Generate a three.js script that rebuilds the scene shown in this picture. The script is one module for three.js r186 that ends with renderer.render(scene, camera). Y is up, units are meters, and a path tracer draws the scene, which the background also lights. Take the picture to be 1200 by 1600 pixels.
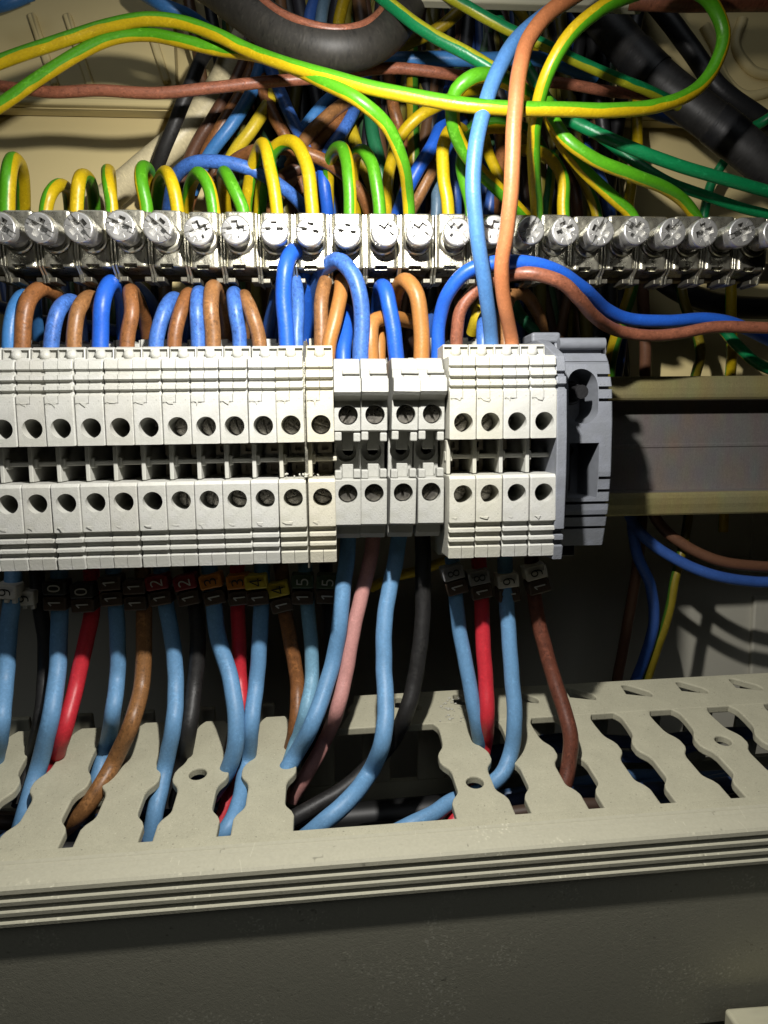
import * as THREE from 'three';
import { RoundedBoxGeometry } from 'three/addons/geometries/RoundedBoxGeometry.js';
import { mergeGeometries, mergeVertices, toCreasedNormals } from 'three/addons/utils/BufferGeometryUtils.js';
import { FontLoader } from 'three/addons/loaders/FontLoader.js';
import { TextGeometry } from 'three/addons/geometries/TextGeometry.js';
import { Brush, Evaluator, SUBTRACTION, ADDITION } from 'three-bvh-csg';

// ---------------------------------------------------------------- camera, light, exposure
const MM = 0.001;
const scene = new THREE.Scene();
scene.background = new THREE.Color(0.0, 0.0, 0.0);
const V = (x, y, z) => new THREE.Vector3(x, y, z);
const FOCAL = 1080, CAM = V(0, 5.42, 176.1);           // focal length in photograph pixels, lens position in mm
// directions of the world axes as the lens sees them (right, up, back)
const axZ = V(-80, 130, -1080).normalize().negate();
const axX = V(15400, 310, -1080); axX.addScaledVector(axZ, -axX.dot(axZ)).normalize();
const axY = new THREE.Vector3().crossVectors(axZ, axX);
const rightW = V(axX.x, axY.x, axZ.x), upW = V(axX.y, axY.y, axZ.y), backW = V(axX.z, axY.z, axZ.z);
const camera = new THREE.PerspectiveCamera(2 * Math.atan(800 / FOCAL) * 180 / Math.PI, 0.75, 0.005, 10);
camera.position.copy(CAM).multiplyScalar(MM);
camera.quaternion.setFromRotationMatrix(new THREE.Matrix4().makeBasis(rightW, upW, backW));
scene.add(camera);
const LAMP = V(5, 63, 107);
const lamp = new THREE.SpotLight(new THREE.Color(1.0, 0.97, 0.925), 0.082, 0, 1.4, 0.6, 2);
lamp.position.copy(LAMP).multiplyScalar(MM);
lamp.target.position.set(2 * MM, -10 * MM, 35 * MM);
lamp.castShadow = true; lamp.shadow.radius = 0.1; lamp.shadow.mapSize.set(2048, 2048);
lamp.shadow.camera.near = 0.005; lamp.shadow.camera.far = 1;
scene.add(lamp, lamp.target);
// weak daylight of the room behind the photographer
const room = new THREE.RectAreaLight(new THREE.Color(0.9, 0.95, 1.0), 0.78, 0.9, 0.9);
room.position.set(-0.25, 0.95, 0.95); room.lookAt(0, 0, 0); scene.add(room);
const renderer = new THREE.WebGLRenderer({ antialias: true });
renderer.toneMapping = THREE.LinearToneMapping;
renderer.toneMappingExposure = 1;
renderer.shadowMap.enabled = true;

// ---------------------------------------------------------------- helpers
let seed = 7;
const rnd = () => { seed = (seed * 1664525 + 1013904223) >>> 0; return seed / 4294967296; };
const rr = (a, b) => a + (b - a) * rnd();
const taken = {};
function numbered(n) { const k = taken[n] = (taken[n] ?? -1) + 1; return k ? `${n}_${String(k).padStart(3, '0')}` : n; }
function ray(px, py) { return V(0, 0, 0).addScaledVector(rightW, px - 600).addScaledVector(upW, 800 - py).addScaledVector(backW, -FOCAL); }
function at(px, py, z) { const d = ray(px, py); return CAM.clone().addScaledVector(d, (z - CAM.z) / d.z); }   // point of depth z (mm) on a line of sight
const S = g => { g.scale(MM, MM, MM); return g; };
function mesh(name, geo, mat, parent) {
  const m = new THREE.Mesh(geo, mat); m.name = parent ? name : numbered(name);
  m.castShadow = m.receiveShadow = true; (parent ?? scene).add(m); return m;
}
function tag(o, label, category, group) { o.userData.label = label; o.userData.category = category; if (group) o.userData.group = group; return o; }
function struct(o, label) { o.userData.kind = 'structure'; if (label) o.userData.label = label; return o; }
function thing(name, label, category, p, group) {
  const o = new THREE.Group(); o.name = numbered(name); o.position.copy(p).multiplyScalar(MM); scene.add(o); return tag(o, label, category, group);
}
const bx = (w, h, d, x = 0, y = 0, z = 0) => new THREE.BoxGeometry(w, h, d).translate(x, y, z);
const rbx = (w, h, d, r, x = 0, y = 0, z = 0) => new RoundedBoxGeometry(w, h, d, 2, r).translate(x, y, z);
const plain = g => { const a = g.index ? g.toNonIndexed() : g; for (const k of Object.keys(a.attributes)) if (!['position', 'normal', 'uv'].includes(k)) a.deleteAttribute(k); a.clearGroups(); return a; };
const merge = l => mergeGeometries(l.map(plain));
const toX = new THREE.Matrix4().makeBasis(V(0, 0, 1), V(0, 1, 0), V(-1, 0, 0));
// a side profile [[y, z], ...] drawn out along x over a width w, edges rounded by b
function profile(pts, w, b = 0.14) {
  const s = new THREE.Shape(pts.map(([y, z]) => new THREE.Vector2(z, y)));
  const g = new THREE.ExtrudeGeometry(s, b ? { depth: w - 2 * b, bevelEnabled: true, bevelThickness: b, bevelSize: b, bevelOffset: -b, bevelSegments: 2 } : { depth: w, bevelEnabled: false });
  g.translate(0, 0, b ? b - w / 2 : -w / 2).applyMatrix4(toX); return g;
}
const ev = new Evaluator(); ev.useGroups = false; ev.attributes = ['position', 'normal', 'uv'];
function cut(base, tools, op = SUBTRACTION) {
  let a = new Brush(plain(base)); a.updateMatrixWorld();
  for (const t of tools) { const b = new Brush(plain(t)); b.updateMatrixWorld(); a = ev.evaluate(a, b, op); }
  return a.geometry;
}
const rod = (r, h, x, y, z, n = 28) => new THREE.CylinderGeometry(r, r, h, n).rotateX(Math.PI / 2).translate(x, y, z);

// ---------------------------------------------------------------- textures
function lattice(n, s) { const a = new Float32Array(n * n); let q = s >>> 0; for (let i = 0; i < a.length; i++) { q = (q * 1664525 + 1013904223) >>> 0; a[i] = q / 4294967296; } return (x, y) => { const xi = Math.floor(x), yi = Math.floor(y); let fx = x - xi, fy = y - yi; fx = fx * fx * (3 - 2 * fx); fy = fy * fy * (3 - 2 * fy); const g = (i, j) => a[((j % n + n) % n) * n + ((i % n + n) % n)]; return (g(xi, yi) * (1 - fx) + g(xi + 1, yi) * fx) * (1 - fy) + (g(xi, yi + 1) * (1 - fx) + g(xi + 1, yi + 1) * fx) * fy; }; }
function tex(w, h, fn, srgb, rx = 1, ry = 1) {
  const d = new Uint8Array(w * h * 4);
  for (let j = 0; j < h; j++) for (let i = 0; i < w; i++) { const c = fn(i / w, j / h), k = (j * w + i) * 4; for (let m = 0; m < 3; m++) d[k + m] = Math.max(0, Math.min(255, c[m] * 255)); d[k + 3] = 255; }
  const t = new THREE.DataTexture(d, w, h); t.wrapS = t.wrapT = THREE.RepeatWrapping; t.magFilter = THREE.LinearFilter; t.minFilter = THREE.LinearMipmapLinearFilter; t.generateMipmaps = true;
  if (srgb) t.colorSpace = THREE.SRGBColorSpace; t.repeat.set(rx, ry); t.needsUpdate = true; return t;
}
const n8 = lattice(8, 11), n16 = lattice(16, 12), n64 = lattice(64, 13), n128 = lattice(128, 14), n32 = lattice(32, 15), n256 = lattice(256, 16);
const fbm = (u, v) => 0.5 * n8(u * 8, v * 8) + 0.25 * n16(u * 16, v * 16) + 0.15 * n32(u * 32, v * 32) + 0.1 * n64(u * 64, v * 64);
const speck = (u, v) => { const a = n128(u * 128, v * 128), b = n64(u * 64 + 9, v * 64 + 5); return a > 0.86 && b > 0.55 ? (a - 0.86) * 6 : 0; };
// moulded plastic: faint blotches of grime, darker specks, pale scuffs
const plasticMap = tex(512, 512, (u, v) => { const f = 0.90 + 0.13 * (fbm(u, v) - 0.5) + 0.05 * (n256(u * 256, v * 256) - 0.5) - 0.35 * speck(u, v) * (n8(u * 8, v * 8) > 0.55 ? 1 : 0.15); return [f, f * 0.995, f * (0.97 + 0.02 * n16(u * 16, v * 16))]; }, true, 1 / 22, 1 / 22);
const plasticBump = tex(256, 256, (u, v) => { const f = 0.4 * n64(u * 64, v * 64) + 0.35 * n128(u * 128, v * 128) + 0.25 * n16(u * 16, v * 16); return [f, f, f]; }, false, 1 / 9, 1 / 9);
const dustMap = tex(512, 512, (u, v) => { const a = fbm(u + 0.3, v), s = speck(v, u); const f = 0.88 + 0.07 * (a - 0.5) + 0.05 * (n256(u * 256, v * 256) - 0.5) + 0.03 * (n128(u * 128, v * 128) - 0.5) + 0.16 * s - 0.3 * speck(u + 0.37, v + 0.61); return [f, f * 0.99, f * 0.95]; }, true, 1 / 30, 1 / 30);
// the cover: smooth plastic with patches of pale dust grains, rubbed smudges and a few fine scratches
const scratches = []; for (let i = 0; i < 60; i++) scratches.push([rnd(), rnd(), (rnd() - 0.5) * 0.5, 0.01 + rnd() * 0.035]);
const coverMap = tex(1024, 1024, (u, v) => {
  const patch = Math.max(0, fbm(u, v) - 0.52) * 5, grain = n256(u * 256, v * 256) * n256(v * 256 + 31, u * 256 + 7);
  let f = 0.86 + 0.03 * (n256(u * 256, v * 256) - 0.5) + patch * Math.max(0, grain - 0.36) * 0.7 - 0.25 * speck(u, v) * (n16(u * 16, v * 16) > 0.6 ? 1 : 0.2);
  for (const [a, b, s, l] of scratches) { const du = u - a; if (du > 0 && du < l && Math.abs(v - b - du * s) < 0.0007) f += 0.07; }
  return [f, f * 0.995, f * 0.97];
}, true, 1 / 90, 1 / 90);
// wire skins: u runs along the wire, v round it
const scuff = (u, v) => { const a = n32(u * 32, v * 8), b = n128(u * 128, v * 32); return Math.max(0, a - 0.62) * Math.max(0, b - 0.45) * 4; };
const wireMap = tex(512, 128, (u, v) => { const f = 0.88 + 0.05 * (n16(u * 16, v * 4) - 0.5) + 0.07 * (n128(u * 128, v * 32) - 0.5), s = scuff(u, v) * 0.12 + (n256(u * 256, v * 64) > 0.93 ? 0.14 : 0); return [f + s, f + s, f + s * 0.9]; }, true);
const wornMap = tex(1024, 128, (u, v) => { const f = 0.84 + 0.09 * (n16(u * 16, v * 4) - 0.5) + 0.12 * (n128(u * 128, v * 32) - 0.5), a = n256(u * 256, v * 64), b = n64(u * 64, v * 16), s = scuff(u, v) * 0.3 + (a > 0.74 && b > 0.5 ? (a - 0.74) * 1.6 * b : 0), d = b < 0.22 && a < 0.5 ? 0.14 : 0; return [f + s - d, f + s - d, f + s * 0.92 - d]; }, true);
const wireBump = tex(512, 128, (u, v) => { const f = 0.5 * n32(u * 32, v * 8) + 0.3 * n128(u * 128, v * 32) + 0.5 * scuff(u, v); return [f, f, f]; }, false);
const earthTex = (green, yellow) => tex(512, 128, (u, v) => {
  const e = 0.25 + 0.018 * (n16(u * 16, 3) - 0.5) * 2, dv = Math.min(v, 1 - v), k = Math.max(0, Math.min(1, (e - dv) / 0.014 + 0.5));
  const f = 0.92 + 0.08 * (n16(u * 16, v * 4) - 0.5) + 0.08 * (n128(u * 128, v * 32) - 0.5), s = scuff(u, v) * 0.14;
  return [0, 1, 2].map(i => (green[i] * k + yellow[i] * (1 - k)) * f + s);
}, true);

// ---------------------------------------------------------------- materials
const lin = (r, g, b) => new THREE.Color().setRGB(r, g, b);
const plastic = (c, rough = 0.5, extra = {}) => new THREE.MeshPhysicalMaterial({ color: lin(...c), roughness: rough, map: plasticMap, bumpMap: plasticBump, bumpScale: 0.00006, specularIntensity: 0.7, ...extra });
const blockMat = plastic([0.50, 0.505, 0.475]);
const blockMatB = plastic([0.49, 0.49, 0.455]);
const blockMatC = plastic([0.515, 0.52, 0.495]);
const yellowed = plastic([0.545, 0.525, 0.435]);
const slightYellow = plastic([0.53, 0.525, 0.46]);
const greyBlock = plastic([0.42, 0.425, 0.40]);
const slate = plastic([0.20, 0.215, 0.25], 0.45);
const slateDark = plastic([0.02, 0.02, 0.022], 0.35);
const ductMat = new THREE.MeshPhysicalMaterial({ color: lin(0.49, 0.48, 0.385), roughness: 0.62, map: dustMap, bumpMap: plasticBump, bumpScale: 0.00003, specularIntensity: 0.5 });
const coverMat = new THREE.MeshPhysicalMaterial({ color: lin(0.54, 0.525, 0.42), roughness: 0.6, map: coverMap, bumpMap: plasticBump, bumpScale: 0.00003, specularIntensity: 0.5 });
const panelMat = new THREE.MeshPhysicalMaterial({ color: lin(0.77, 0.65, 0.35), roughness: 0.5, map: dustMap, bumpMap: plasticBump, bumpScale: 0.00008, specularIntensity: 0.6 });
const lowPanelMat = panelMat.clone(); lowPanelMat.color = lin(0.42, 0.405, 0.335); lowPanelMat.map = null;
const metalBump = tex(256, 256, (u, v) => { const f = 0.5 * n16(u * 16, v * 16) + 0.3 * n64(u * 64, v * 64) + 0.2 * n256(u * 256, v * 256); return [f, f, f]; }, false, 1 / 8, 1 / 8);
const metalRough = tex(256, 256, (u, v) => { const f = 0.30 + 0.22 * (n8(u * 8, v * 8) - 0.3) + 0.14 * (n64(u * 64, v * 64) - 0.5); return [f, f, f]; }, false, 1 / 8, 1 / 8);
const nickel = new THREE.MeshPhysicalMaterial({ color: lin(0.40, 0.385, 0.31), metalness: 0.88, roughness: 1.05, roughnessMap: metalRough, bumpMap: metalBump, bumpScale: 0.00004 });
const screwMetal = new THREE.MeshPhysicalMaterial({ color: lin(0.58, 0.575, 0.55), metalness: 0.78, roughness: 1.1, roughnessMap: metalRough, bumpMap: metalBump, bumpScale: 0.00005 });
const darkScrew = new THREE.MeshPhysicalMaterial({ color: lin(0.33, 0.31, 0.27), metalness: 0.9, roughness: 1.0, roughnessMap: metalRough, bumpMap: metalBump, bumpScale: 0.00005 });
const hookMetal = new THREE.MeshPhysicalMaterial({ color: lin(0.16, 0.15, 0.12), metalness: 0.9, roughness: 0.5, bumpMap: metalBump, bumpScale: 0.00004 });
const barMetal = new THREE.MeshPhysicalMaterial({ color: lin(0.25, 0.20, 0.13), metalness: 1, roughness: 0.5 });
const railTone = (r, g, b) => tex(512, 256, (u, v) => {   // passivated steel: drifting tone, fine grain drawn along the rail
  const a = n8(u * 8, v * 8) - 0.5, b2 = n16(u * 16, v * 16) - 0.5, k = 0.93 + 0.10 * (n256(u * 256, v * 256) - 0.5) + 0.03 * (n128(u * 16, v * 128) - 0.5);
  return [(r + 0.05 * a) * k, (g + 0.03 * b2) * k, (b - 0.05 * a) * k];
}, true, 1 / 60, 1 / 30);
const railMat = new THREE.MeshPhysicalMaterial({ color: 0xffffff, map: railTone(0.535, 0.505, 0.48), metalness: 0.5, roughness: 0.42, bumpMap: metalBump, bumpScale: 0.00003 });
const lipMat = new THREE.MeshPhysicalMaterial({ color: 0xffffff, map: railTone(0.63, 0.595, 0.42), metalness: 0.5, roughness: 0.36, bumpMap: metalBump, bumpScale: 0.00003 });
const skins = {};
const skinOf = (key, c, rough = 0.42) => skins[key] ??= new THREE.MeshPhysicalMaterial({ color: lin(...c), roughness: rough, map: ['blue2', 'brown', 'brown2', 'black', 'chestnut', 'redbrown', 'hose'].includes(key) ? wornMap : wireMap, bumpMap: wireBump, bumpScale: 0.00004, specularIntensity: 0.75 });
const SK = {
  blue: skinOf('blue', [0.016, 0.105, 0.54]), blue2: skinOf('blue2', [0.06, 0.165, 0.52]), navy: skinOf('navy', [0.03, 0.085, 0.30]), steelblue: skinOf('steelblue', [0.05, 0.19, 0.46]),
  hose: skinOf('hose', [0.03, 0.027, 0.022], 0.55), riser: skinOf('riser', [0.075, 0.205, 0.46]), sky: skinOf('sky', [0.15, 0.325, 0.55], 0.5), paleblue: skinOf('paleblue', [0.19, 0.38, 0.52], 0.5), greyblue: skinOf('greyblue', [0.10, 0.17, 0.24]),
  brown: skinOf('brown', [0.26, 0.105, 0.035]), brown2: skinOf('brown2', [0.30, 0.14, 0.05]), orange: skinOf('orange', [0.50, 0.18, 0.07]), ochre: skinOf('ochre', [0.42, 0.18, 0.045]),
  umber: skinOf('umber', [0.12, 0.055, 0.03]), chestnut: skinOf('chestnut', [0.15, 0.05, 0.03]), redbrown: skinOf('redbrown', [0.28, 0.10, 0.055]),
  red: skinOf('red', [0.62, 0.03, 0.045]), pink: skinOf('pink', [0.62, 0.30, 0.27], 0.5), black: skinOf('black', [0.022, 0.021, 0.02], 0.5), soot: skinOf('soot', [0.013, 0.013, 0.014], 0.45),
  cream: skinOf('cream', [0.68, 0.59, 0.36], 0.45), yellow: skinOf('yellow', [0.58, 0.43, 0.02]), green: skinOf('green', [0.02, 0.17, 0.07]),
};
const earthSkin = (g, y) => new THREE.MeshPhysicalMaterial({ color: 0xffffff, roughness: 0.38, map: earthTex(g, y), bumpMap: wireBump, bumpScale: 0.00004, specularIntensity: 0.75 });
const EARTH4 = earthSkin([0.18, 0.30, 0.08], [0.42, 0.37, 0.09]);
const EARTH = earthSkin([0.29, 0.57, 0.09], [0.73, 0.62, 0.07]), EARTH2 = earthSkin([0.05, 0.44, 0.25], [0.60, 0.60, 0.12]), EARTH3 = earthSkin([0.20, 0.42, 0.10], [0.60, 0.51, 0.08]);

// ---------------------------------------------------------------- duct frame
const DO = V(0, -66.5, 58.0);
const dU = V(1, 0.0054, -0.0285).normalize();
const dW = V(-0.014, 0.1753, -0.984); dW.addScaledVector(dU, -dW.dot(dU)).normalize();     // into the cabinet along the slots
const dN = new THREE.Vector3().crossVectors(dW.clone().negate(), dU);                       // up out of the slotted wall
function onDuct(px, py, off) { const d = ray(px, py); const t = (dN.dot(DO.clone().sub(CAM)) + off) / dN.dot(d); return CAM.clone().addScaledVector(d, t); }

// ---------------------------------------------------------------- wires
// a wire through points [photo x, photo y, depth] (depth may be 'd' + offset from the duct's slotted wall); r in mm
function tubeGeo(P, r, gdir = V(0, 1, 0), twist = 0, seg = 16, step = 1.1) {
  const c = new THREE.CatmullRomCurve3(P, false, 'centripetal'), len = c.getLength(), n = Math.max(10, Math.ceil(len / step));
  const pos = [], nor = [], uv = [], idx = [], u0 = rnd();
  const pts = c.getSpacedPoints(n); let N = null; const w1 = rnd() * 9, w2 = rnd() * 9, w3 = rr(0.22, 0.4);
  for (let i = 1; i < n; i++) { const q = i / n * len * w3; pts[i].x += 0.05 * Math.sin(q + w1) + 0.03 * Math.sin(q * 2.7 + w2); pts[i].y += 0.05 * Math.sin(q * 0.9 + w2); }   // hand-bent wire is never quite smooth
  for (let i = 0; i <= n; i++) {
    const T = pts[Math.min(n, i + 1)].clone().sub(pts[Math.max(0, i - 1)]).normalize();
    if (!N) { N = gdir.clone(); } N.addScaledVector(T, -N.dot(T)); if (N.lengthSq() < 1e-4) N.set(0.3, 0.5, 0.8).addScaledVector(T, -N.dot(T)); N.normalize();
    const B = new THREE.Vector3().crossVectors(T, N);
    for (let j = 0; j <= seg; j++) {
      const a = j / seg * Math.PI * 2, d = N.clone().multiplyScalar(Math.cos(a)).addScaledVector(B, Math.sin(a)), p = pts[i].clone().addScaledVector(d, r);
      pos.push(p.x, p.y, p.z); nor.push(d.x, d.y, d.z); uv.push(u0 + i / n * len / 40, j / seg + twist * i / n);
      if (i < n && j < seg) { const q = i * (seg + 1) + j; idx.push(q, q + 1, q + seg + 1, q + 1, q + seg + 2, q + seg + 1); }
    }
  }
  const e0 = pos.length / 3; // end caps
  for (const [k, s] of [[0, -1], [n, 1]]) {
    const T = pts[k === 0 ? 1 : n].clone().sub(pts[k === 0 ? 0 : n - 1]).normalize().multiplyScalar(s), b = pos.length / 3;
    pos.push(pts[k].x, pts[k].y, pts[k].z); nor.push(T.x, T.y, T.z); uv.push(0, 0.5);
    for (let j = 0; j <= seg; j++) { const q = (k * (seg + 1) + j) * 3; pos.push(pos[q], pos[q + 1], pos[q + 2]); nor.push(T.x, T.y, T.z); uv.push(0, 0.5); }
    for (let j = 0; j < seg; j++) s > 0 ? idx.push(b, b + 1 + j, b + 2 + j) : idx.push(b, b + 2 + j, b + 1 + j);
  }
  const g = new THREE.BufferGeometry();
  g.setAttribute('position', new THREE.Float32BufferAttribute(pos, 3)); g.setAttribute('normal', new THREE.Float32BufferAttribute(nor, 3)); g.setAttribute('uv', new THREE.Float32BufferAttribute(uv, 2)); g.setIndex(idx);
  return g;
}
const place = p => p[2] === 'd' ? onDuct(p[0], p[1], p[3] ?? 0) : at(p[0], p[1], p[2]);
function wire(name, skin, r, pts, label, group, o = {}) {
  const g = tubeGeo(pts.map(place), r, o.g ?? V(0, 1, 0), o.twist ?? 0, o.seg ?? 16);
  const m = mesh(name, S(g), skin, null); return tag(m, label, o.cat ?? 'wire', group);
}

// ---------------------------------------------------------------- the cabinet
struct(mesh('back_panel', S(bx(420, 214, 3, 0, 102, -15.6)), panelMat), 'cream back panel of the cabinet');
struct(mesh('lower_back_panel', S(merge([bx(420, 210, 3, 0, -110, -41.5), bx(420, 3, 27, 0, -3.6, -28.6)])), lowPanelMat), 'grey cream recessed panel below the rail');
{ // moulded cream cable channel on the upper part of the panel, left and right
  const y0 = at(100, 169, -9).y;
  const chan = (x0, x1, name) => {
    const g = [bx(x1 - x0, 70, 4, (x0 + x1) / 2, y0 + 35, -11.4), rbx(x1 - x0, 2.2, 5.6, 0.9, (x0 + x1) / 2, y0 + 1.3, -10.6)];
    return mesh(name, S(merge(g)), panelMat);
  };
  const a = chan(-130, -37, 'moulded_channel'); struct(a, 'cream moulded channel with slanting ribs, upper left');
  for (const [px, py] of [[70, 110], [125, 110], [245, 105], [300, 100]]) {
    const p = at(px, py, -9); mesh('rib', S(new RoundedBoxGeometry(2.0, 17, 2.2, 2, 0.7).rotateZ(0.28).translate(p.x, p.y + 4.5, -9.2)), panelMat, a);
  }
  const b = chan(72, 150, 'moulded_channel'); struct(b, 'cream moulded channel with a curved rib, upper right');
  for (const L of [[[1100, 40], [1118, 75], [1130, 120], [1165, 150], [1215, 140]], [[1160, 30], [1150, 70], [1175, 110], [1215, 120]]])
    mesh('rib', S(tubeGeo(L.map(([x, y]) => at(x, y, -9)), 1.3, V(0, 0, 1), 0, 10)), panelMat, b);
  const f = rbx(8, 30, 2.4, 0.8, 0, 0, 0); const q = at(1128, 1000, -39.4); f.translate(q.x + 14, q.y, q.z);
  struct(mesh('panel_boss', S(f), lowPanelMat), 'raised cream boss moulded on the lower right of the panel');
  const q2 = at(1165, 830, -40);
  struct(mesh('panel_rib', S(merge([rbx(0.8, 16, 1.2, 0.3, q2.x + 2, q2.y - 1, -39.8), rbx(26, 0.8, 1.2, 0.3, q2.x - 10.5, q2.y - 9, -39.8)])), lowPanelMat), 'fine raised corner line on the lower right panel');
  const t0 = at(640, 1, 25.5), t1 = at(1010, 1, 25.5);
  struct(mesh('upper_frame_edge', S(rbx(t1.x - t0.x, 12, 3, 0.6, (t0.x + t1.x) / 2, t0.y + 6.2, 24)), ductMat), 'grey lower edge of the frame above the cables');
}

// ---------------------------------------------------------------- mounting rail
{
  const t = thing('mounting_rail', 'olive yellow passivated steel hat rail running right from the slate end bracket', 'rail', V(0, 0, 0));
  mesh('web', S(profile([[11.6, 6.2], [11.6, 0], [0.6, 0], [0.3, 0.3], [-0.3, 0.3], [-0.6, 0], [-11.6, 0], [-11.6, 6.2], [-12.7, 6.2], [-12.7, -1.1], [12.7, -1.1], [12.7, 6.2]], 330, 0)), railMat, t);
  for (const s of [1, -1]) {
    const L = [[17.5, 6.0], [17.45, 6.6], [17.0, 7.0], [15.6, 7.25], [14.6, 7.5], [13.0, 7.55], [12.2, 7.4], [11.7, 6.9], [11.6, 6.21], [12.7, 6.21], [16.8, 5.9], [17.2, 5.8]].map(([y, z]) => [y * s, z]);
    mesh('lip', S(profile(s > 0 ? L : L.reverse(), 330, 0)), lipMat, t);
  }
}

// ---------------------------------------------------------------- terminal blocks of the long row and of the right group
const yTilt = x => 0.004 * x + 0.1 - 0.4;
const profA = [[-18.2, 10], [-20.6, 12], [-21.2, 24], [-20.9, 34], [-20.2, 37.5], [-19.6, 40], [-19.2, 47.2],
  [-17.1, 47.6], [-16.8, 46.7], [-16.2, 46.7], [-15.9, 47.7], [-15.4, 47.7], [-15.1, 46.8], [-14.4, 46.8], [-14.1, 47.9], [-13.5, 47.9], [-13.2, 47.0], [-12.6, 47.0], [-12.2, 48.2], [-4.0, 48.3], [-3.4, 47.8], [-3.3, 28],
  [3.3, 28], [3.4, 48.2], [12.2, 48.2], [12.6, 47.3], [13.0, 47.3], [13.3, 48.0], [14.0, 48.0], [14.3, 47.1], [14.8, 47.1], [15.1, 47.9], [15.9, 47.8], [16.2, 46.9], [16.7, 46.9], [17.0, 47.5], [18.4, 47.2], [18.8, 46.5], [18.9, 40.6], [21.4, 40.2], [21.7, 39.4], [21.7, 22.6], [25.2, 22.2], [25.4, 10]];
const PITCH = 5.08, WID = 5.0;
const holesA = [rod(1.78, 20, 0.1, 6.5, 43), rod(1.78, 20, 0.1, -6.9, 43)];
const baseA = cut(profile(profA, WID, 0.2), [...holesA,
  bx(1.5, 1.5, 1.6, -1.55, 20.4, 40.4), bx(1.5, 1.5, 1.6, 1.55, 20.4, 40.4),              // notches beside the knob
  bx(1.6, 1.6, 16, 1.6, 25.2, 16),
  bx(0.09, 6.6, 1.6, 0, 15.4, 47.3), bx(0.09, 3.2, 1.6, 0, -18.3, 47.3),                  // mould lines
  bx(2.3, 0.09, 0.5, -1.2, 10.9, 48.1), bx(0.09, 1.3, 0.5, -0.05, 11.5, 48.1)]);
const knobA = new THREE.SphereGeometry(1.25, 20, 10, 0, Math.PI * 2, 0, Math.PI / 2).rotateX(Math.PI / 2).scale(0.85, 0.8, 0.75).translate(0, 20.1, 40.15);
const bodyA = S(merge([baseA, knobA]));
const partitionA = S(merge([rbx(0.75, 6.5, 17.5, 0.15, -2.12, 0, 36), rbx(1.5, 1.9, 2.2, 0.25, -1.9, 0.1, 43)]));
const barA = S(rbx(4.6, 0.85, 3.2, 0.2, 0.6, 0.05, 42));
const contactA = S(cut(merge([bx(3.0, 2.6, 4, 0.6, 2.2, 30.5), bx(3.0, 2.6, 4, 0.6, -2.2, 30.5)]), [bx(1.3, 1.2, 3, 0.6, 2.0, 32.4), bx(1.3, 1.2, 3, 0.6, -2.0, 32.4)]));
const screwSlot = S(cut(rod(1.6, 3, 0, 0, 0), [bx(0.55, 4, 1.0, 0, 0, 1.3)]));
const flashes = [0, 1, 2, 3].map(i => { const s = new THREE.Shape([[0, 0], [1.7 - 0.25 * i, 0.1 * i], [1.55 - 0.3 * i, -0.45 - 0.1 * i], [0.5, -0.35 + 0.07 * i]].map(p => new THREE.Vector2(...p))); return S(new THREE.ExtrudeGeometry(s, { depth: 0.25, bevelEnabled: true, bevelSize: 0.06, bevelThickness: 0.06, bevelSegments: 1 })); });
function addScrew(parent, x, y, z, turn, m = darkScrew, geo = screwSlot) { const s = mesh('clamp_screw', geo, m, parent); s.position.set(x * MM, y * MM, z * MM); s.rotation.z = turn; return s; }
const contactMat = new THREE.MeshPhysicalMaterial({ color: lin(0.35, 0.31, 0.24), metalness: 1, roughness: 0.55 });
function makeBlock(mat) {
  const t = new THREE.Group();
  mesh('body', bodyA, mat, t); mesh('partition', partitionA, mat, t); mesh('cross_bar', barA, mat, t); mesh('contact', contactA, contactMat, t);
  addScrew(t, 0.1, 6.5, 41.6, 0.5); addScrew(t, 0.1, -6.9, 41.6, 2.2);
  for (const [y, k] of [[11.0, 0], [-11.3, 1]]) { const f = mesh('moulding_flash', flashes[k], mat, t); f.position.set(-1.9 * MM, y * MM, 48.15 * MM); }
  return t;
}
const protoA = makeBlock(blockMat);
const ORD = ['first', 'second', 'third', 'fourth', 'fifth', 'sixth', 'seventh', 'eighth', 'ninth', 'tenth', 'eleventh', 'twelfth', 'thirteenth', 'fourteenth', 'fifteenth', 'sixteenth', 'seventeenth', 'eighteenth', 'nineteenth', 'twentieth', 'twenty-first', 'twenty-second', 'twenty-third'];
function placeBlock(x, label, group, mat, first, deep) {
  const t = first ? protoA : protoA.clone(); t.name = numbered('terminal_block'); scene.add(t);
  t.position.set(x * MM, yTilt(x) * MM, rr(-0.22, 0.22) * MM); t.rotation.z = rr(-0.007, 0.007); tag(t, label, 'terminal block', group);
  let k = 0;
  t.traverse(o => {
    if (mat && o.isMesh && o.material === blockMat) o.material = mat;
    if (o.name === 'clamp_screw') { o.rotation.z = rr(0, 3.1); o.position.z = ((deep ? 35.6 : 41.4) + rr(-0.8, 0.8)) * MM; }
    if (o.name === 'moulding_flash') { o.geometry = flashes[Math.floor(rnd() * 4)]; o.position.x = rr(-2.0, -1.5) * MM; o.rotation.z = rr(-0.15, 0.05); o.scale.set(rr(0.6, 1.1), rr(0.4, 1.3), rr(0.4, 1)); }
  });
  return t;
}
const rowX = [13, 57, 102, 147, 191, 236, 280, 324, 368, 412, 455].map(px => at(px, 667, 48).x - 0.1);
const x0row = rowX[10] - 10 * PITCH;
const rowNote = [];
placeBlock(x0row - PITCH, 'beige terminal block cut off by the left photo edge', 'beige blocks of the long row', null, true, true);
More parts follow.
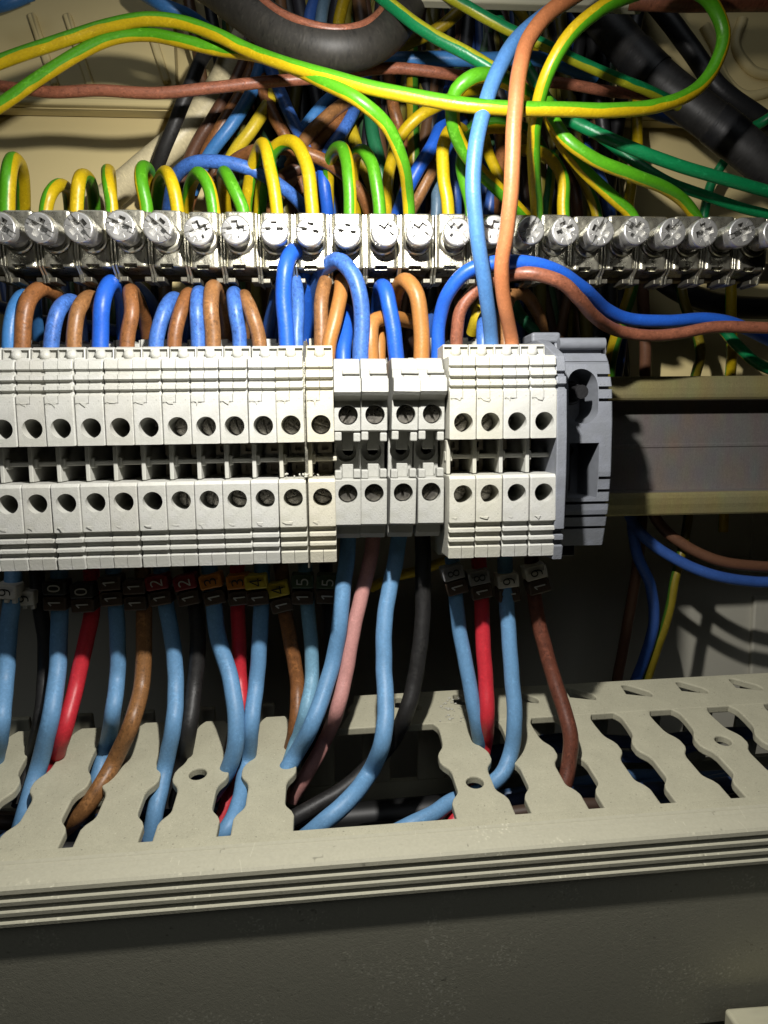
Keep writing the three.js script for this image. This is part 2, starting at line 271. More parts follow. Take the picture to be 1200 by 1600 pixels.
for (let i = 0; i < 11; i++) placeBlock(x0row + i * PITCH, i === 10 ? 'beige terminal block just left of the bare metal plate' : `beige terminal block, ${ORD[i]} whole one from the left photo edge`, 'beige blocks of the long row', i === 10 ? slightYellow : i > 6 && i % 2 ? blockMatC : i % 3 === 1 ? blockMatB : null, false, i < 6);
const x12 = at(501.5, 664, 48).x - 0.1;
placeBlock(x12, 'heat yellowed terminal block at the right end of the long row', null, yellowed);
const rgtX = [723, 767, 811, 851].map(px => at(px, 658, 48).x - 0.1), rg0 = (rgtX[0] + rgtX[3]) / 2 - 1.5 * 5.14;
['leftmost of four, beside the low grey ones', 'right group, above the red wire', 'right group, third from its left', 'touching the slate grey end plate']
  .forEach((l, i) => placeBlock(rg0 + i * 5.14, 'pale beige terminal block, ' + l, 'pale blocks of the right group', i < 2 ? slightYellow : blockMatC, false, i > 1));
{ // bare plate between the last two blocks of the long row
  const x = (x0row + 10 * PITCH + x12) / 2, s = new THREE.Shape([[-20.5, 12], [-20.5, 46], [-3, 47], [3.5, 47], [18, 46.5], [22.5, 40], [23.5, 14]].map(([y, z]) => new THREE.Vector2(z, y)));
  const g = new THREE.ExtrudeGeometry(s, { depth: 0.5, bevelEnabled: false }).translate(0, 0, -0.25).applyMatrix4(toX);
  tag(mesh('partition_plate', S(g.translate(x, yTilt(x), 0)), nickel), 'thin bare metal plate wedged before the yellowed block', 'partition plate');
  const cr = [];
  for (let i = 0; i < 26; i++) { const s2 = rr(0.12, 0.35); cr.push(new THREE.IcosahedronGeometry(s2, 0).scale(1, rr(0.5, 1), 1).rotateZ(rr(0, 3)).translate(x + rr(-4.5, 2.5) * (rnd() < 0.7 ? 1 : 0.1), -3.0 + rr(-0.3, 0.3), 48.2 + rr(-0.6, 0.2))); }
  const c = mesh('plastic_crumbs', S(merge(cr)), slightYellow); c.userData.kind = 'stuff'; tag(c, 'pale plastic crumbs along the top of the lower block bank', 'debris');
}

// ---------------------------------------------------------------- four recessed grey blocks
const profB = [[-15.6, 10], [-16.0, 39.6], [-15.0, 40.6], [-13.3, 41.2], [-13.0, 44.2], [-12.6, 44.7], [-4.2, 44.8], [-3.9, 44.2], [-3.9, 37], [5.0, 37], [5.0, 44.2], [5.3, 44.7], [10.8, 44.7], [11.2, 45.4], [11.7, 47.2], [12.3, 47.8], [14.3, 47.6], [14.9, 46.9], [15.1, 44.3], [16.4, 43.6], [16.8, 42.6], [18.6, 41.0], [19.0, 40.2], [19.1, 26], [20.5, 25.5], [20.5, 10]];
const bodyB = S(cut(profile(profB, 5.0, 0.18), [rod(1.85, 10, 0.15, 8.2, 44), rod(1.85, 10, 0, -6.7, 44), rod(2.05, 5, -0.1, 1.1, 37.6), rod(1.1, 12, 0.3, 1.3, 34), bx(2.4, 12, 2, 0, 0.5, 38)]));
const stepB = S(merge([rbx(3.3, 0.75, 1.6, 0.2, 0.75, 16.1, 43.9), rbx(3.0, 0.7, 1.6, 0.2, 0.9, 14.95, 45.9)]));
const tabB = S(rbx(1.35, 1.7, 2.6, 0.25, 0, 0, 0)), tongueB = S(rbx(2.2, 4.4, 1.2, 0.2, 0, 0, 0));
function makeBlockB() {
  const t = new THREE.Group();
  mesh('body', bodyB, greyBlock, t); mesh('label_holder', stepB, greyBlock, t);
  for (const [x, y] of [[-1.75, 4.2], [1.8, 4.0], [-1.75, -3.1], [1.8, -2.9]]) { const m = mesh('tab', tabB, greyBlock, t); m.position.set(x * MM, y * MM, 43.2 * MM); }
  for (const [y, z] of [[3.6, 38.6], [-2.6, 39.6]]) { const m = mesh('tongue', tongueB, greyBlock, t); m.position.set(0.1 * MM, y * MM, z * MM); m.scale.y = y > 0 ? 1 : 0.6; }
  addScrew(t, 0.15, 8.2, 41.4, 2.7); addScrew(t, 0, -6.7, 41.6, 0.3);
  return t;
}
const protoB = makeBlockB();
[[547, 541, 573], [589, 582, 575], [636, 628, 573], [676, 673, 771]].forEach(([u, l], i) => {
  const t = i ? protoB.clone() : protoB; t.name = numbered('recessed_terminal_block'); scene.add(t);
  const a = at(u, 658, 44.7), b = at(l, 776, 44.7); const x = (a.x + b.x) / 2 - 0.1;
  t.position.set(x * MM, (0.004 * x - 0.25) * MM, (i > 1 ? 0.3 : 0) * MM); t.rotation.z = [0.0, -0.005, -0.02, 0.0][i] - 0.03 + 0.02;
  tag(t, ['low grey terminal block beside the yellowed block', 'low grey terminal block with two orange brown wires', 'low grey terminal block under a bright blue arched wire', 'low grey terminal block under the ochre arched wire, beside the pale right group'][i], 'terminal block', 'low grey blocks between the two beige groups');
  let k = 0; t.traverse(o => { if (o.name === 'clamp_screw') { o.rotation.z = [[2.6, 0.4], [1.5, 1.1], [0.35, 0.1], [0.4, 2.4]][i][k++]; } });
});

// ---------------------------------------------------------------- slate end plate and end bracket
{
  const x0 = at(869.5, 640, 48).x, x1 = at(884, 640, 47.5).x;
  const P = [[-18.2, 10], [-20.6, 12], [-21.2, 24], [-20.6, 36], [-20.0, 47.0], [-17.4, 47.6], [-17.1, 46.3], [-16.4, 46.3], [-16.1, 47.6], [-15.2, 47.7], [-14.9, 46.4], [-14.2, 46.4], [-13.9, 48], [-4, 48.6], [4, 48.6], [12.4, 48], [12.7, 47], [13.2, 47], [13.5, 47.8], [14.8, 47.6], [15.1, 46.5], [15.6, 46.5], [15.9, 47.2], [18.6, 46.6], [19.2, 45.6], [22.2, 38], [23.2, 34], [23.3, 10]];
  const t = thing('end_plate', 'thin slate grey end plate closing the right block group', 'end plate', V((x0 + x1) / 2, yTilt(40), 0));
  mesh('plate', S(profile(P, x1 - x0, 0.2)), slate, t);
}
{
  const x0 = at(887, 640, 38).x - 0.6, x1 = at(958, 640, 38).x, w = x1 - x0;
  const P = [[-20.4, 12], [-20.6, 30], [-19.8, 34.5], [-12, 37.0], [-4, 38], [6, 38], [13, 37.4], [18.2, 35.4], [20.2, 33.6], [20.4, 31.5], [22.6, 31], [23.3, 30], [23.4, 24], [22.6, 21], [22.6, 12]];
  const y = py => at(920, py, 37.5).y, xx = px => at(px, 640, 37.5).x - x0;
  const cuts = [];
  const gro = (py, from = -1) => cuts.push(bx(from < 0 ? w + 4 : w - from + 2, 0.62, 3.4, from < 0 ? 0 : from + (w - from + 2) / 2 - w / 2, y(py), py < 560 ? 34.6 : py < 600 ? 36.6 : py > 815 ? 35 : 37));
  gro(565); gro(586, xx(935)); gro(606, xx(935)); gro(625, xx(935)); gro(747, xx(937)); gro(767, xx(937)); gro(786); gro(807); gro(826);
  const cap = (px0, px1, py0, py1, d) => { const a = xx(px0) - w / 2, b = xx(px1) - w / 2, r = (b - a) / 2, cx = (a + b) / 2, yt = y(py0) - r, yb = y(py1) + r; return [rod(r, d * 2, cx, yt, 38), rod(r, d * 2, cx, yb, 38), bx(r * 2, yt - yb, d * 2, cx, (yt + yb) / 2, 38)]; };
  const ah = (xx(886) + xx(935)) / 2 - w / 2;
  const hole = cap(888, 934, 575, 662, 11);
  const slotRect = bx(xx(936) - xx(890), y(692) - y(778), 24, (xx(890) + xx(936)) / 2 - w / 2, (y(692) + y(778)) / 2, 38);
  const notch = rod((xx(920) - xx(888)) / 2, 10, (xx(888) + xx(920)) / 2 - w / 2, y(872), 35);
  const t = thing('end_bracket', 'slate grey ribbed end bracket clamped on the rail, oval screw opening', 'end bracket', V((x0 + x1) / 2, 0, 0));
  mesh('body', S(cut(profile(P, w, 0.3), [...cuts, ...hole, slotRect, notch])), slate, t);
  const sc = mesh('clamp_screw', S(merge([rod(2.5, 4, ah - 0.6, y(612), 30), rod(1.4, 9, ah - 0.3, y(612), 33), new THREE.TorusGeometry(2.0, 0.35, 8, 24).translate(ah - 0.6, y(612), 32.2)])), slateDark, t);
  mesh('inner_wall', S(merge([bx(w - 1, 20, 1.5, 0, -2, 24.5), rod(1.2, 1, 0, 0, 25.6), new THREE.CylinderGeometry(1.3, 1.3, 10, 20).translate(ah, y(735), 27)])), slateDark, t);
  const arm = at(845, 531, 27);
  mesh('latch', S(rbx(6.2, 2.2, 8, 0.6, arm.x - (x0 + x1) / 2, arm.y, 27)), slate, t);
  mesh('foot', S(rbx(4.4, 3.4, 6, 0.5, (xx(888) + xx(920)) / 2 - w / 2, y(866), 28)), slateDark, t);
  mesh('roller', S(new THREE.CylinderGeometry(1.25, 1.25, w - 0.3, 24).rotateZ(Math.PI / 2).translate(0.2, 22.4, 32.2)), slate, t);
}

// ---------------------------------------------------------------- row of steel earth clamps
const CP = 7.16, CZ = 30;
const rrect = (w, d, r) => { const s = new THREE.Shape(); const a = w / 2, b = d / 2; s.moveTo(-a + r, -b); s.lineTo(a - r, -b); s.quadraticCurveTo(a, -b, a, -b + r); s.lineTo(a, b - r); s.quadraticCurveTo(a, b, a - r, b); s.lineTo(-a + r, b); s.quadraticCurveTo(-a, b, -a, b - r); s.lineTo(-a, -b + r); s.quadraticCurveTo(-a, -b, -a + r, -b); return s; };
const clampBody = S((() => {
  const g = new THREE.ExtrudeGeometry(rrect(6.1, 9, 1.1), { depth: 10.2, bevelEnabled: true, bevelSize: 0.25, bevelThickness: 0.3, bevelOffset: -0.25, bevelSegments: 2, curveSegments: 6 });
  g.rotateX(-Math.PI / 2).translate(0, -5.1, -4.5);
  return cut(g, [bx(2.6, 1.2, 3, -0.4, -5.4, 0), rod(2.2, 3, 0, 0, 0.5)]);
})());
const clampSide = S((() => { const s = new THREE.Shape([[-0.5, 5.1], [-0.5, -5.0], [-2.2, -6.4], [-2.6, -7.9], [-8.7, -7.9], [-8.7, 5.1]].map(p => new THREE.Vector2(...p))); const g = x => new THREE.ExtrudeGeometry(s, { depth: 0.3, bevelEnabled: true, bevelSize: 0.06, bevelThickness: 0.06, bevelSegments: 1 }).translate(0, 0, -0.15).applyMatrix4(toX).translate(x, 0, 0); return merge([g(-3.3), g(3.3)]); })());
const clampHook = S(merge([rbx(1.6, 1.0, 5, 0.2, -2.4, -7.3, -5.2), rbx(1.6, 1.0, 5, 0.2, 2.4, -7.3, -5.2), rbx(6, 0.9, 5.5, 0.3, 0, 5.35, -5.5)]));
const collar = S(new THREE.LatheGeometry([[1.9, 0], [3.0, 0], [2.9, 0.5], [2.5, 0.9], [1.9, 0.9]].map(p => new THREE.Vector2(...p)), 36).rotateX(Math.PI / 2));
const shank = S(rod(2.35, 4.4, 0, 0, 1.6, 32));
const headGeo = S((() => {
  const h = new THREE.LatheGeometry([[0, 0], [2.55, 0], [2.78, 0.2], [2.8, 1.9], [2.66, 2.2], [2.4, 2.3], [0, 2.35]].map(p => new THREE.Vector2(...p)), 44).rotateX(Math.PI / 2);
  const c = [bx(6, 1.1, 1.4, 0, 0, 2.3), bx(1.25, 3.5, 2.0, 0, 0, 2.2), bx(3.5, 1.3, 2.4, 0, 0, 2.2), new THREE.CylinderGeometry(1.3, 0.6, 2.2, 8).rotateX(Math.PI / 2).translate(0, 0, 1.9)];
  for (let i = 0; i < 4; i++) c.push(bx(1.0, 0.16, 0.5, 1.85, 0, 2.4).rotateZ(Math.PI / 4 + i * Math.PI / 2));
  return cut(h, c);
})());
function makeClamp() {
  const t = new THREE.Group();
  mesh('clamp_frame', clampBody, nickel, t); mesh('side_plate', clampSide, nickel, t); mesh('hook', clampHook, hookMetal, t); mesh('collar', collar, nickel, t);
  const s = mesh('screw', shank, screwMetal, t); mesh('screw_head', headGeo, screwMetal, s).position.z = 3.4 * MM;
  return t;
}
const protoC = makeClamp(); const c0 = at(487, 380, CZ).x; const clampX = [];
const clampNote = { 0: 'cut by the left photo edge', 8: 'left of the tall blue arch', 9: 'behind the tall blue arch', 14: 'hidden behind the upright blue wire', 15: 'just right of the upright orange wire' };
for (let i = -10; i <= 13; i++) {
  const k = i + 10, t = k ? protoC.clone() : protoC; t.name = numbered('earth_clamp'); scene.add(t);
  const x = c0 + i * CP + rr(-0.12, 0.12); clampX.push(x);
  t.position.set(x * MM, (43.35 + rr(-0.12, 0.12) - 0.000 * x) * MM, (CZ + rr(-0.15, 0.15)) * MM); t.rotation.set(rr(-0.012, 0.012) + 0.02, rr(-0.02, 0.02), rr(-0.008, 0.008));
  const s = t.children.find(o => o.name === 'screw'); s.position.set(0, 0.45 * MM, (k < 7 ? rr(1.2, 2.2) : k > 14 ? rr(1.6, 3.0) : rr(-0.2, 0.5)) * MM);
  s.rotation.set(rr(-0.04, 0.04), k < 7 ? rr(-0.06, 0) : rr(-0.03, 0.03), { 7: 0.35, 8: 0.1, 9: 0.02, 10: -0.2, 11: -0.12, 12: 0.95, 13: -0.6, 14: -0.8 }[k] ?? rr(0, 3.1));
  tag(t, clampNote[k] ? `shiny steel screw clamp ${clampNote[k]}` : `shiny steel screw clamp, ${ORD[k]} from the left in its row`, 'screw clamp', 'steel screw clamps along the earth bar');
}
tag(mesh('earth_bar', S(bx(300, 4, 2.6, 0, 39.8, 18)), barMetal), 'dark flat metal bar carrying the row of steel clamps', 'bar');

// ---------------------------------------------------------------- wiring duct and its cover
const ductBasis = new THREE.Matrix4().makeBasis(dU, dN, dW.clone().negate());
function ductGroup(name, label, cat) { const t = thing(name, label, cat, DO); t.quaternion.setFromRotationMatrix(ductBasis); return t; }
const toDuct = (px, py) => { const p = onDuct(px, py, 0).sub(DO); return [p.dot(dU), p.dot(dW)]; };
const slab = (s, t, b = 0.3) => { const g = new THREE.ExtrudeGeometry(s, { depth: t - 2 * b, bevelEnabled: true, bevelSize: b, bevelThickness: b, bevelOffset: -b, bevelSegments: 2, curveSegments: 10 }); return g.translate(0, 0, b).rotateX(-Math.PI / 2).translate(0, -t, 0); };
const DT = 1.8;
{
  const d = ductGroup('wiring_duct', 'grey beige slotted wiring duct below the terminal blocks, some fingers broken off', 'wiring duct');
  // half width of a finger at depth w behind the front of the slots
const K = [[0, 5.6], [4.2, 5.6], [5.4, 5.1], [6.8, 4.0], [7.6, 3.75], [12.8, 3.75], [14.2, 4.1], [15.6, 5.1], [16.6, 5.5], [18.6, 5.5], [19.8, 5.1], [21.4, 4.1], [22.6, 3.75], [26, 3.5], [40, 3.5]];
  const half = w => { for (let i = 1; i < K.length; i++) if (w <= K[i][0]) { const f = (w - K[i - 1][0]) / (K[i][0] - K[i - 1][0]); return K[i - 1][1] + (K[i][1] - K[i - 1][1]) * f; } return 3.4; };
  const LB = 30.2;   // back end of the slots
  const fingers = [];
  for (let k = -7; k <= 5; k++) if (k !== -2 && k !== -1) fingers.push(k);
  const strip0 = 0.6;
  for (const k of fingers) {
    const u = k < 0 ? -14.2 + (k + 3) * 13.62 : 27 + k * 14.2, free = k < 0, L = free ? [36.8, 36.4, 37.2, 36.4, 36.8, 36, 36, 36][k + 7] : LB + 0.2, skew = free ? 0.02 : -0.015;
    const Lp = [], Rp = [];
    for (let i = 0; i <= 60; i++) { const w = -0.2 + (L + 0.2) * i / 60; let h = half(Math.max(0, w)); if (!free && w > LB - 2.5) h += (w - LB + 2.5) ** 2 * 0.16; if (free && L - w < 3.2) h -= (3.2 - (L - w)) ** 2 * 0.14; const j = free && L - w < 4 ? rr(-0.08, 0.08) : 0; Lp.push(new THREE.Vector2(u - h + skew * w + j, w + (free ? j : 0))); Rp.push(new THREE.Vector2(u + h + skew * w - j, w)); }
    const s = new THREE.Shape([...Lp, ...Rp.reverse()].map(p => p));
    const hp = { '-4': [309, 1209, 1.75], 0: [742, 1222, 1.75], 4: [1130, 1157, 1.7] }[k];
    if (hp) { const [hu, hw] = toDuct(hp[0], hp[1]); const h = new THREE.Path(); h.absellipse(hu, hw, hp[2], hp[2], 0, Math.PI * 2); s.holes.push(h); }
    mesh('finger', S(slab(s, DT)), ductMat, d);
  }
  // rear strip, broken off on the left
  const s = new THREE.Shape(), e = 140; const J = [[strip0, LB], [1.5, 31.8], [2.6, 34.2], [3.6, 36.4], [3.2, 38.2], [4.7, 40.6], [5.1, 43.7]];
  s.moveTo(e, LB); s.lineTo(e, 43.8); for (const p of J.slice().reverse()) s.lineTo(...p);
  for (let k = -2; k <= 7; k++) { const cu = 74.4 + (k - 3) * 14.2, h = new THREE.Path(); if (cu < 8) continue; h.moveTo(cu - 3.2, 37.7); h.lineTo(cu + 2.4, 36.0); h.quadraticCurveTo(cu + 3.4, 36.6, cu + 2.6, 38.3); h.lineTo(cu - 1.2, 41.6); h.quadraticCurveTo(cu - 2.6, 42.2, cu - 2.9, 41.0); h.closePath(); s.holes.push(h); }
  mesh('rear_strip', S(slab(s, DT + 0.02)), ductMat, d);
  // front strip below the slots, rounding over under the cover
  mesh('front_strip', S(profile([[0, 0], [0, 3.2], [-0.15, 6.8], [-1.5, 6.8], [-DT, 0]], 330, 0.05)), ductMat, d);
  mesh('back_wall', S(bx(330, 24, 1.4, 0, -38.5, -45.4)), ductMat, d);
  const rf = S(rbx(7.2, 24.4, 1.4, 0.4, 0, -14.3, -45.4));
  for (let k = -9; k <= 9; k++) mesh('rear_finger', rf, ductMat, d).position.x = (10.6 + k * 14.2) * MM;
  mesh('bottom_wall', S(bx(330, 1.4, 52, 0, -50.5, -19)), ductMat, d);
  const cover = ductGroup('duct_cover', 'plain grey beige snap-on duct cover with three ridges along its top edge', 'cover');
  const Q = [[0.02, 2.2], [0.38, 2.5], [0.42, 3.3], [0.3, 3.42], [0.3, 3.6], [0.42, 3.72], [0.42, 4.6], [0.34, 4.7], [0.34, 4.85], [0.42, 4.95], [0.4, 6.4], [0.25, 8.0], [-0.1, 8.5], [-0.8, 8.65], [-1.1, 8.4], [-1.15, 7.95], [-1.8, 7.95], [-1.9, 8.75], [-2.05, 8.95], [-2.75, 9.0], [-2.95, 8.75], [-3.0, 8.3], [-3.65, 8.3], [-3.75, 9.1], [-3.9, 9.3], [-4.6, 9.35], [-4.8, 9.1], [-4.85, 8.65], [-5.5, 8.65], [-5.6, 9.5], [-5.75, 9.7], [-6.4, 9.7], [-6.6, 9.45], [-6.7, 8.9], [-7.4, 8.8], [-46, 8.8], [-46, 7.2], [-2, 7.0], [-0.12, 6.9], [0.0, 3.2]];
  mesh('cover_profile', S(profile(Q, 330, 0.1)), coverMat, cover);
  // wires lying along inside the duct, seen darkly through the slots
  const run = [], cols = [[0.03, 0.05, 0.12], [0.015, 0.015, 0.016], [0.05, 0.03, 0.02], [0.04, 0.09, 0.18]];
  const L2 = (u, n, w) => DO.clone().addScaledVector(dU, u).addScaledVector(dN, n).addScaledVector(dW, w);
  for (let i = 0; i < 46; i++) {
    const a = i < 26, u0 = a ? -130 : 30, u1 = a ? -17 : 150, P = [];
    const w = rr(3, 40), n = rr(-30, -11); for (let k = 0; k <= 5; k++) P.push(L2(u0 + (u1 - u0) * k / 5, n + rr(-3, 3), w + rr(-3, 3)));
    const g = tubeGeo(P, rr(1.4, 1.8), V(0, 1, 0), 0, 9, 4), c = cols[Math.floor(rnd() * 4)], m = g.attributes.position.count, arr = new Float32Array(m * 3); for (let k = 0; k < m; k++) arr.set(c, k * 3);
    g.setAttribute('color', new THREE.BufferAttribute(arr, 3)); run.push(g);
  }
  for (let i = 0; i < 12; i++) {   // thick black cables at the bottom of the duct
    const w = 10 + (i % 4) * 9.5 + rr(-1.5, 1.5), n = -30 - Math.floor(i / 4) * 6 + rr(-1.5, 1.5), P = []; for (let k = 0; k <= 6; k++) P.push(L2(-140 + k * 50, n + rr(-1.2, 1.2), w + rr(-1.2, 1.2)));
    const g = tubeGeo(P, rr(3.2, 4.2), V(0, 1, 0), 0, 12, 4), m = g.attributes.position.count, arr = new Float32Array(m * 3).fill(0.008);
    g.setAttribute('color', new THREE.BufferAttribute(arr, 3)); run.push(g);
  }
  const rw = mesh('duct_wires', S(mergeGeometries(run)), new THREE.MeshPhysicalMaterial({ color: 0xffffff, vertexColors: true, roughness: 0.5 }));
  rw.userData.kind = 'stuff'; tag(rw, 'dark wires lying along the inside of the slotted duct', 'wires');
  // small chips lying on the strip
  const chips = []; for (let i = 0; i < 46; i++) { const p = onDuct(712 + rr(-32, 34) * Math.sqrt(rnd()), 1112 + rr(-22, 16), 0.12), z = rr(0.12, 0.5); chips.push(new THREE.IcosahedronGeometry(z, 0).scale(1, rr(0.4, 0.8), 1).rotateY(rr(0, 6)).translate(p.x, p.y, p.z)); }
  const c = mesh('plastic_chips', S(merge(chips)), slightYellow); c.userData.kind = 'stuff'; tag(c, 'pale plastic chips lying on the duct strip beside the red wire', 'debris');
  const q = at(1140, 1576, 74);
  const box = thing('cream_housing', 'corner of a cream plastic housing at the lower right photo edge', 'housing', V(q.x + 20.5, q.y - 23.2, 74));
  mesh('shell', S(cut(rbx(28, 24, 12, 0.8, 0, 0, -6), [bx(22, 10, 3, 2.6, 3.5, 0)])), plastic([0.62, 0.6, 0.44]), box);
}

// ---------------------------------------------------------------- wire markers under the blocks
const font = await new FontLoader().loadAsync('fonts/droid/droid_sans_regular.typeface.json');
const glyphs = {};
const glyph = ch => glyphs[ch] ??= (() => { const g = new TextGeometry(ch, { font, size: 2.35, depth: 0.06, curveSegments: 5, bevelEnabled: false }); g.center(); return S(g.scale(1, 1.05, 1).rotateZ(Math.PI / 2)); })();
const mk = c => plastic(c, 0.45);
const CODE = { 0: [0.03, 0.028, 0.026], 1: [0.075, 0.05, 0.035], 2: [0.22, 0.02, 0.025], 3: [0.55, 0.20, 0.03], 4: [0.62, 0.47, 0.05], 5: [0.06, 0.09, 0.05], 8: [0.27, 0.27, 0.28], 9: [0.62, 0.6, 0.56] };
const NOTE = {'9': 'white clip marker 9', '10': 'black and brown marker rings, nought over one,', '11': 'twin dark brown marker rings', '12': 'red and brown marker rings, two above one,', '13': 'orange and brown marker rings', '14': 'yellow and brown marker rings', '15': 'green and brown marker rings', '18': 'mid grey and brown marker rings', '19': 'white and brown marker rings'};
const codeMat = {}, inkW = plastic([0.6, 0.6, 0.57], 0.5), inkK = plastic([0.02, 0.02, 0.02], 0.5);
const ringGeo = S(cut(rbx(4.7, 3.0, 4.4, 0.45), [bx(3.4, 4, 0.5, 0, 2.2, 2.2)]));
const tooth = S(merge([rbx(0.9, 1.2, 1.0, 0.2, -1.7, -1.9, 1.3), rbx(0.9, 1.0, 1.0, 0.2, 0.2, -1.8, 1.3), rbx(0.9, 1.2, 1.0, 0.2, 1.8, -1.8, 1.3)]));
const MZ = 0;
function marker(num, x1, y1, x2, y2, what, z = MZ) {
  z = x1 < 530 ? (z || 29.6) : 32.8;
  const a = at(x1, y1, z), b = at(x2, y2, z), single = num.length === 1;
  const t = thing('wire_marker', `${NOTE[num]} on the ${what}`, 'wire marker', a, 'numbered markers on the wires below the blocks');
  const ang = Math.atan2(b.x - a.x, a.y - b.y); t.rotation.z = ang; const step = single ? 0 : a.distanceTo(b);
  num.split('').reverse().forEach((ch, i) => {
    const m = mesh('ring', ringGeo, codeMat[ch] ??= mk(CODE[ch]), t); m.position.set(0, -i * Math.max(step, 3.05) * MM, 0);
    if (single) mesh('clip_tooth', tooth, codeMat[ch], m);
    const n = mesh('numeral', glyph(ch), '349 8'.includes(ch) ? inkK : inkW, m); n.position.set(0, 0, 2.22 * MM);
  });
}
marker('9', 14, 922, 14, 950, 'sky blue wire at the left photo edge', 30.5); marker('9', 42, 932, 44, 960, 'black wire near the left photo edge', 28);
marker('10', 90, 916, 91, 940, 'sky blue wire'); marker('10', 132, 921, 134, 943, 'red wire, left of centre'); marker('11', 175, 909, 178, 933, 'sky blue wire');
marker('11', 213, 915, 215, 940, 'tan brown wire'); marker('12', 248, 908, 253, 932, 'sky blue wire'); marker('12', 291, 908, 297, 932, 'black wire');
marker('13', 331, 906, 337, 931, 'sky blue wire'); marker('13', 373, 907, 376, 932, 'red wire'); marker('14', 401, 907, 404, 932, 'sky blue wire', 30.4);
marker('14', 435, 919, 441, 943, 'brown wire'); marker('15', 473, 906, 473, 931, 'pale blue wire'); marker('15', 512, 907, 511, 930, 'black wire in the shade');
marker('18', 706, 893, 712, 915, 'sky blue wire'); marker('18', 746, 900, 750, 922, 'red wire'); marker('19', 791, 905, 793, 927, 'sky blue wire', 30.4); marker('19', 834, 892, 839, 914, 'chestnut brown wire');

// ---------------------------------------------------------------- wires from the blocks down into the duct
const DOWN = 'wires running from the blocks down into the duct';
const dn = (name, sk, pts, label, r = 1.55) => wire(name, SK[sk], r, pts.map(([x, y, z, o]) => z === 'd' ? [x, y, z, o] : [x, y, z - (x < 530 ? 4 : x < 690 ? 2.5 : 0.5) * Math.min(1, Math.max(0, (1130 - y) / 70))]), label, DOWN);
dn('sky_blue_wire', 'sky', [[22, 880, 31], [18, 940, 34], [13, 993, 34], [8, 1060, 36], [2, 1127, 39], [-8, 1190, 'd', 0], [-20, 1240, 'd', -6]], 'sky blue wire at the left photo edge under a white marker', 1.75);
dn('black_wire', 'black', [[56, 880, 29], [62, 945, 31], [70, 1000, 31], [70, 1060, 32], [64, 1120, 33], [48, 1190, 'd', -2], [30, 1260, 'd', -7]], 'black wire second from the left, behind a sky blue one');
dn('sky_blue_wire', 'sky', [[92, 880, 31], [93, 955, 33], [92, 1010, 34], [90, 1050, 36], [79, 1120, 39], [60, 1200, 'd', 0.2], [38, 1275, 'd', -6], [20, 1340, 'd', -14]], 'sky blue wire from marker 10 passing before a black wire', 1.75);
dn('red_wire', 'red', [[142, 880, 30], [143, 960, 32], [135, 1000, 33], [119, 1070, 35], [101, 1140, 37], [84, 1195, 'd', -2], [66, 1270, 'd', -9]], 'red wire from marker 10 slanting left into the duct', 1.65);
dn('sky_blue_wire', 'sky', [[176, 880, 31], [182, 950, 33], [184, 1010, 34], [183, 1060, 35], [177, 1110, 37], [165, 1170, 'd', -1.5], [148, 1230, 'd', -7], [128, 1285, 'd', -15]], 'sky blue wire from marker 11 beside a tan brown wire', 1.65);
dn('tan_brown_wire', 'brown2', [[222, 880, 31], [225, 950, 33], [225, 1010, 34], [221, 1070, 36], [206, 1130, 39], [178, 1190, 'd', 1.8], [152, 1236, 'd', -1.5], [128, 1270, 'd', -5], [100, 1296, 'd', -10], [60, 1318, 'd', -17]], 'tan brown wire bending left into the duct between two fingers', 1.7);
dn('sky_blue_wire', 'sky', [[250, 880, 31], [260, 945, 33], [269, 1000, 34], [275, 1070, 36], [271, 1130, 38], [258, 1200, 'd', -0.5], [243, 1265, 'd', -5], [232, 1330, 'd', -12]], 'sky blue wire from marker 12 beside a thick black wire', 1.7);
dn('black_wire', 'black', [[298, 880, 30], [306, 945, 32], [309, 1000, 33], [304, 1070, 35], [295, 1140, 37], [283, 1195, 'd', -2.5], [268, 1265, 'd', -9]], 'dusty black wire from marker 12 running behind a finger with a hole', 1.75);
dn('sky_blue_wire', 'sky', [[326, 880, 32], [334, 945, 34], [342, 1000, 35], [357, 1050, 37], [368, 1110, 39], [369, 1155, 40], [355, 1205, 'd', -1], [330, 1245, 'd', -7]], 'sky blue wire from marker 13 curving before a red one', 1.75);
dn('red_wire', 'red', [[371, 880, 31], [371, 945, 32], [373, 1000, 32], [375, 1060, 33], [379, 1110, 34], [374, 1180, 'd', -4], [360, 1240, 'd', -9], [340, 1300, 'd', -14]], 'red wire from marker 13 half hidden by two blue ones', 1.6);
dn('sky_blue_wire', 'sky', [[410, 880, 32], [408, 945, 34], [406, 1000, 35], [400, 1070, 36], [393, 1130, 38], [386, 1190, 'd', -1], [372, 1260, 'd', -3.5], [350, 1302, 'd', -5], [325, 1318, 'd', -10]], 'sky blue wire from marker 14 emerging below between two fingers', 1.7);
dn('brown_wire', 'brown', [[438, 880, 31], [446, 955, 33], [455, 1010, 34], [465, 1070, 34.5], [462, 1130, 35], [452, 1185, 'd', -3], [440, 1240, 'd', -9]], 'brown wire from marker 14 behind a pale blue one', 1.6);
dn('pale_blue_wire', 'paleblue', [[476, 880, 31], [480, 942, 33], [486, 1000, 34], [487, 1060, 36], [478, 1110, 38], [463, 1160, 'd', 2.2], [447, 1205, 'd', -2.0], [425, 1250, 'd', -8]], 'dusty pale blue wire from the green marker 15', 1.55);
dn('black_wire', 'soot', [[509, 880, 28], [513, 945, 29], [512, 1000, 29], [506, 1060, 29], [496, 1130, 28], [480, 1200, 'd', -8]], 'black wire in deep shade below the second marker 15');
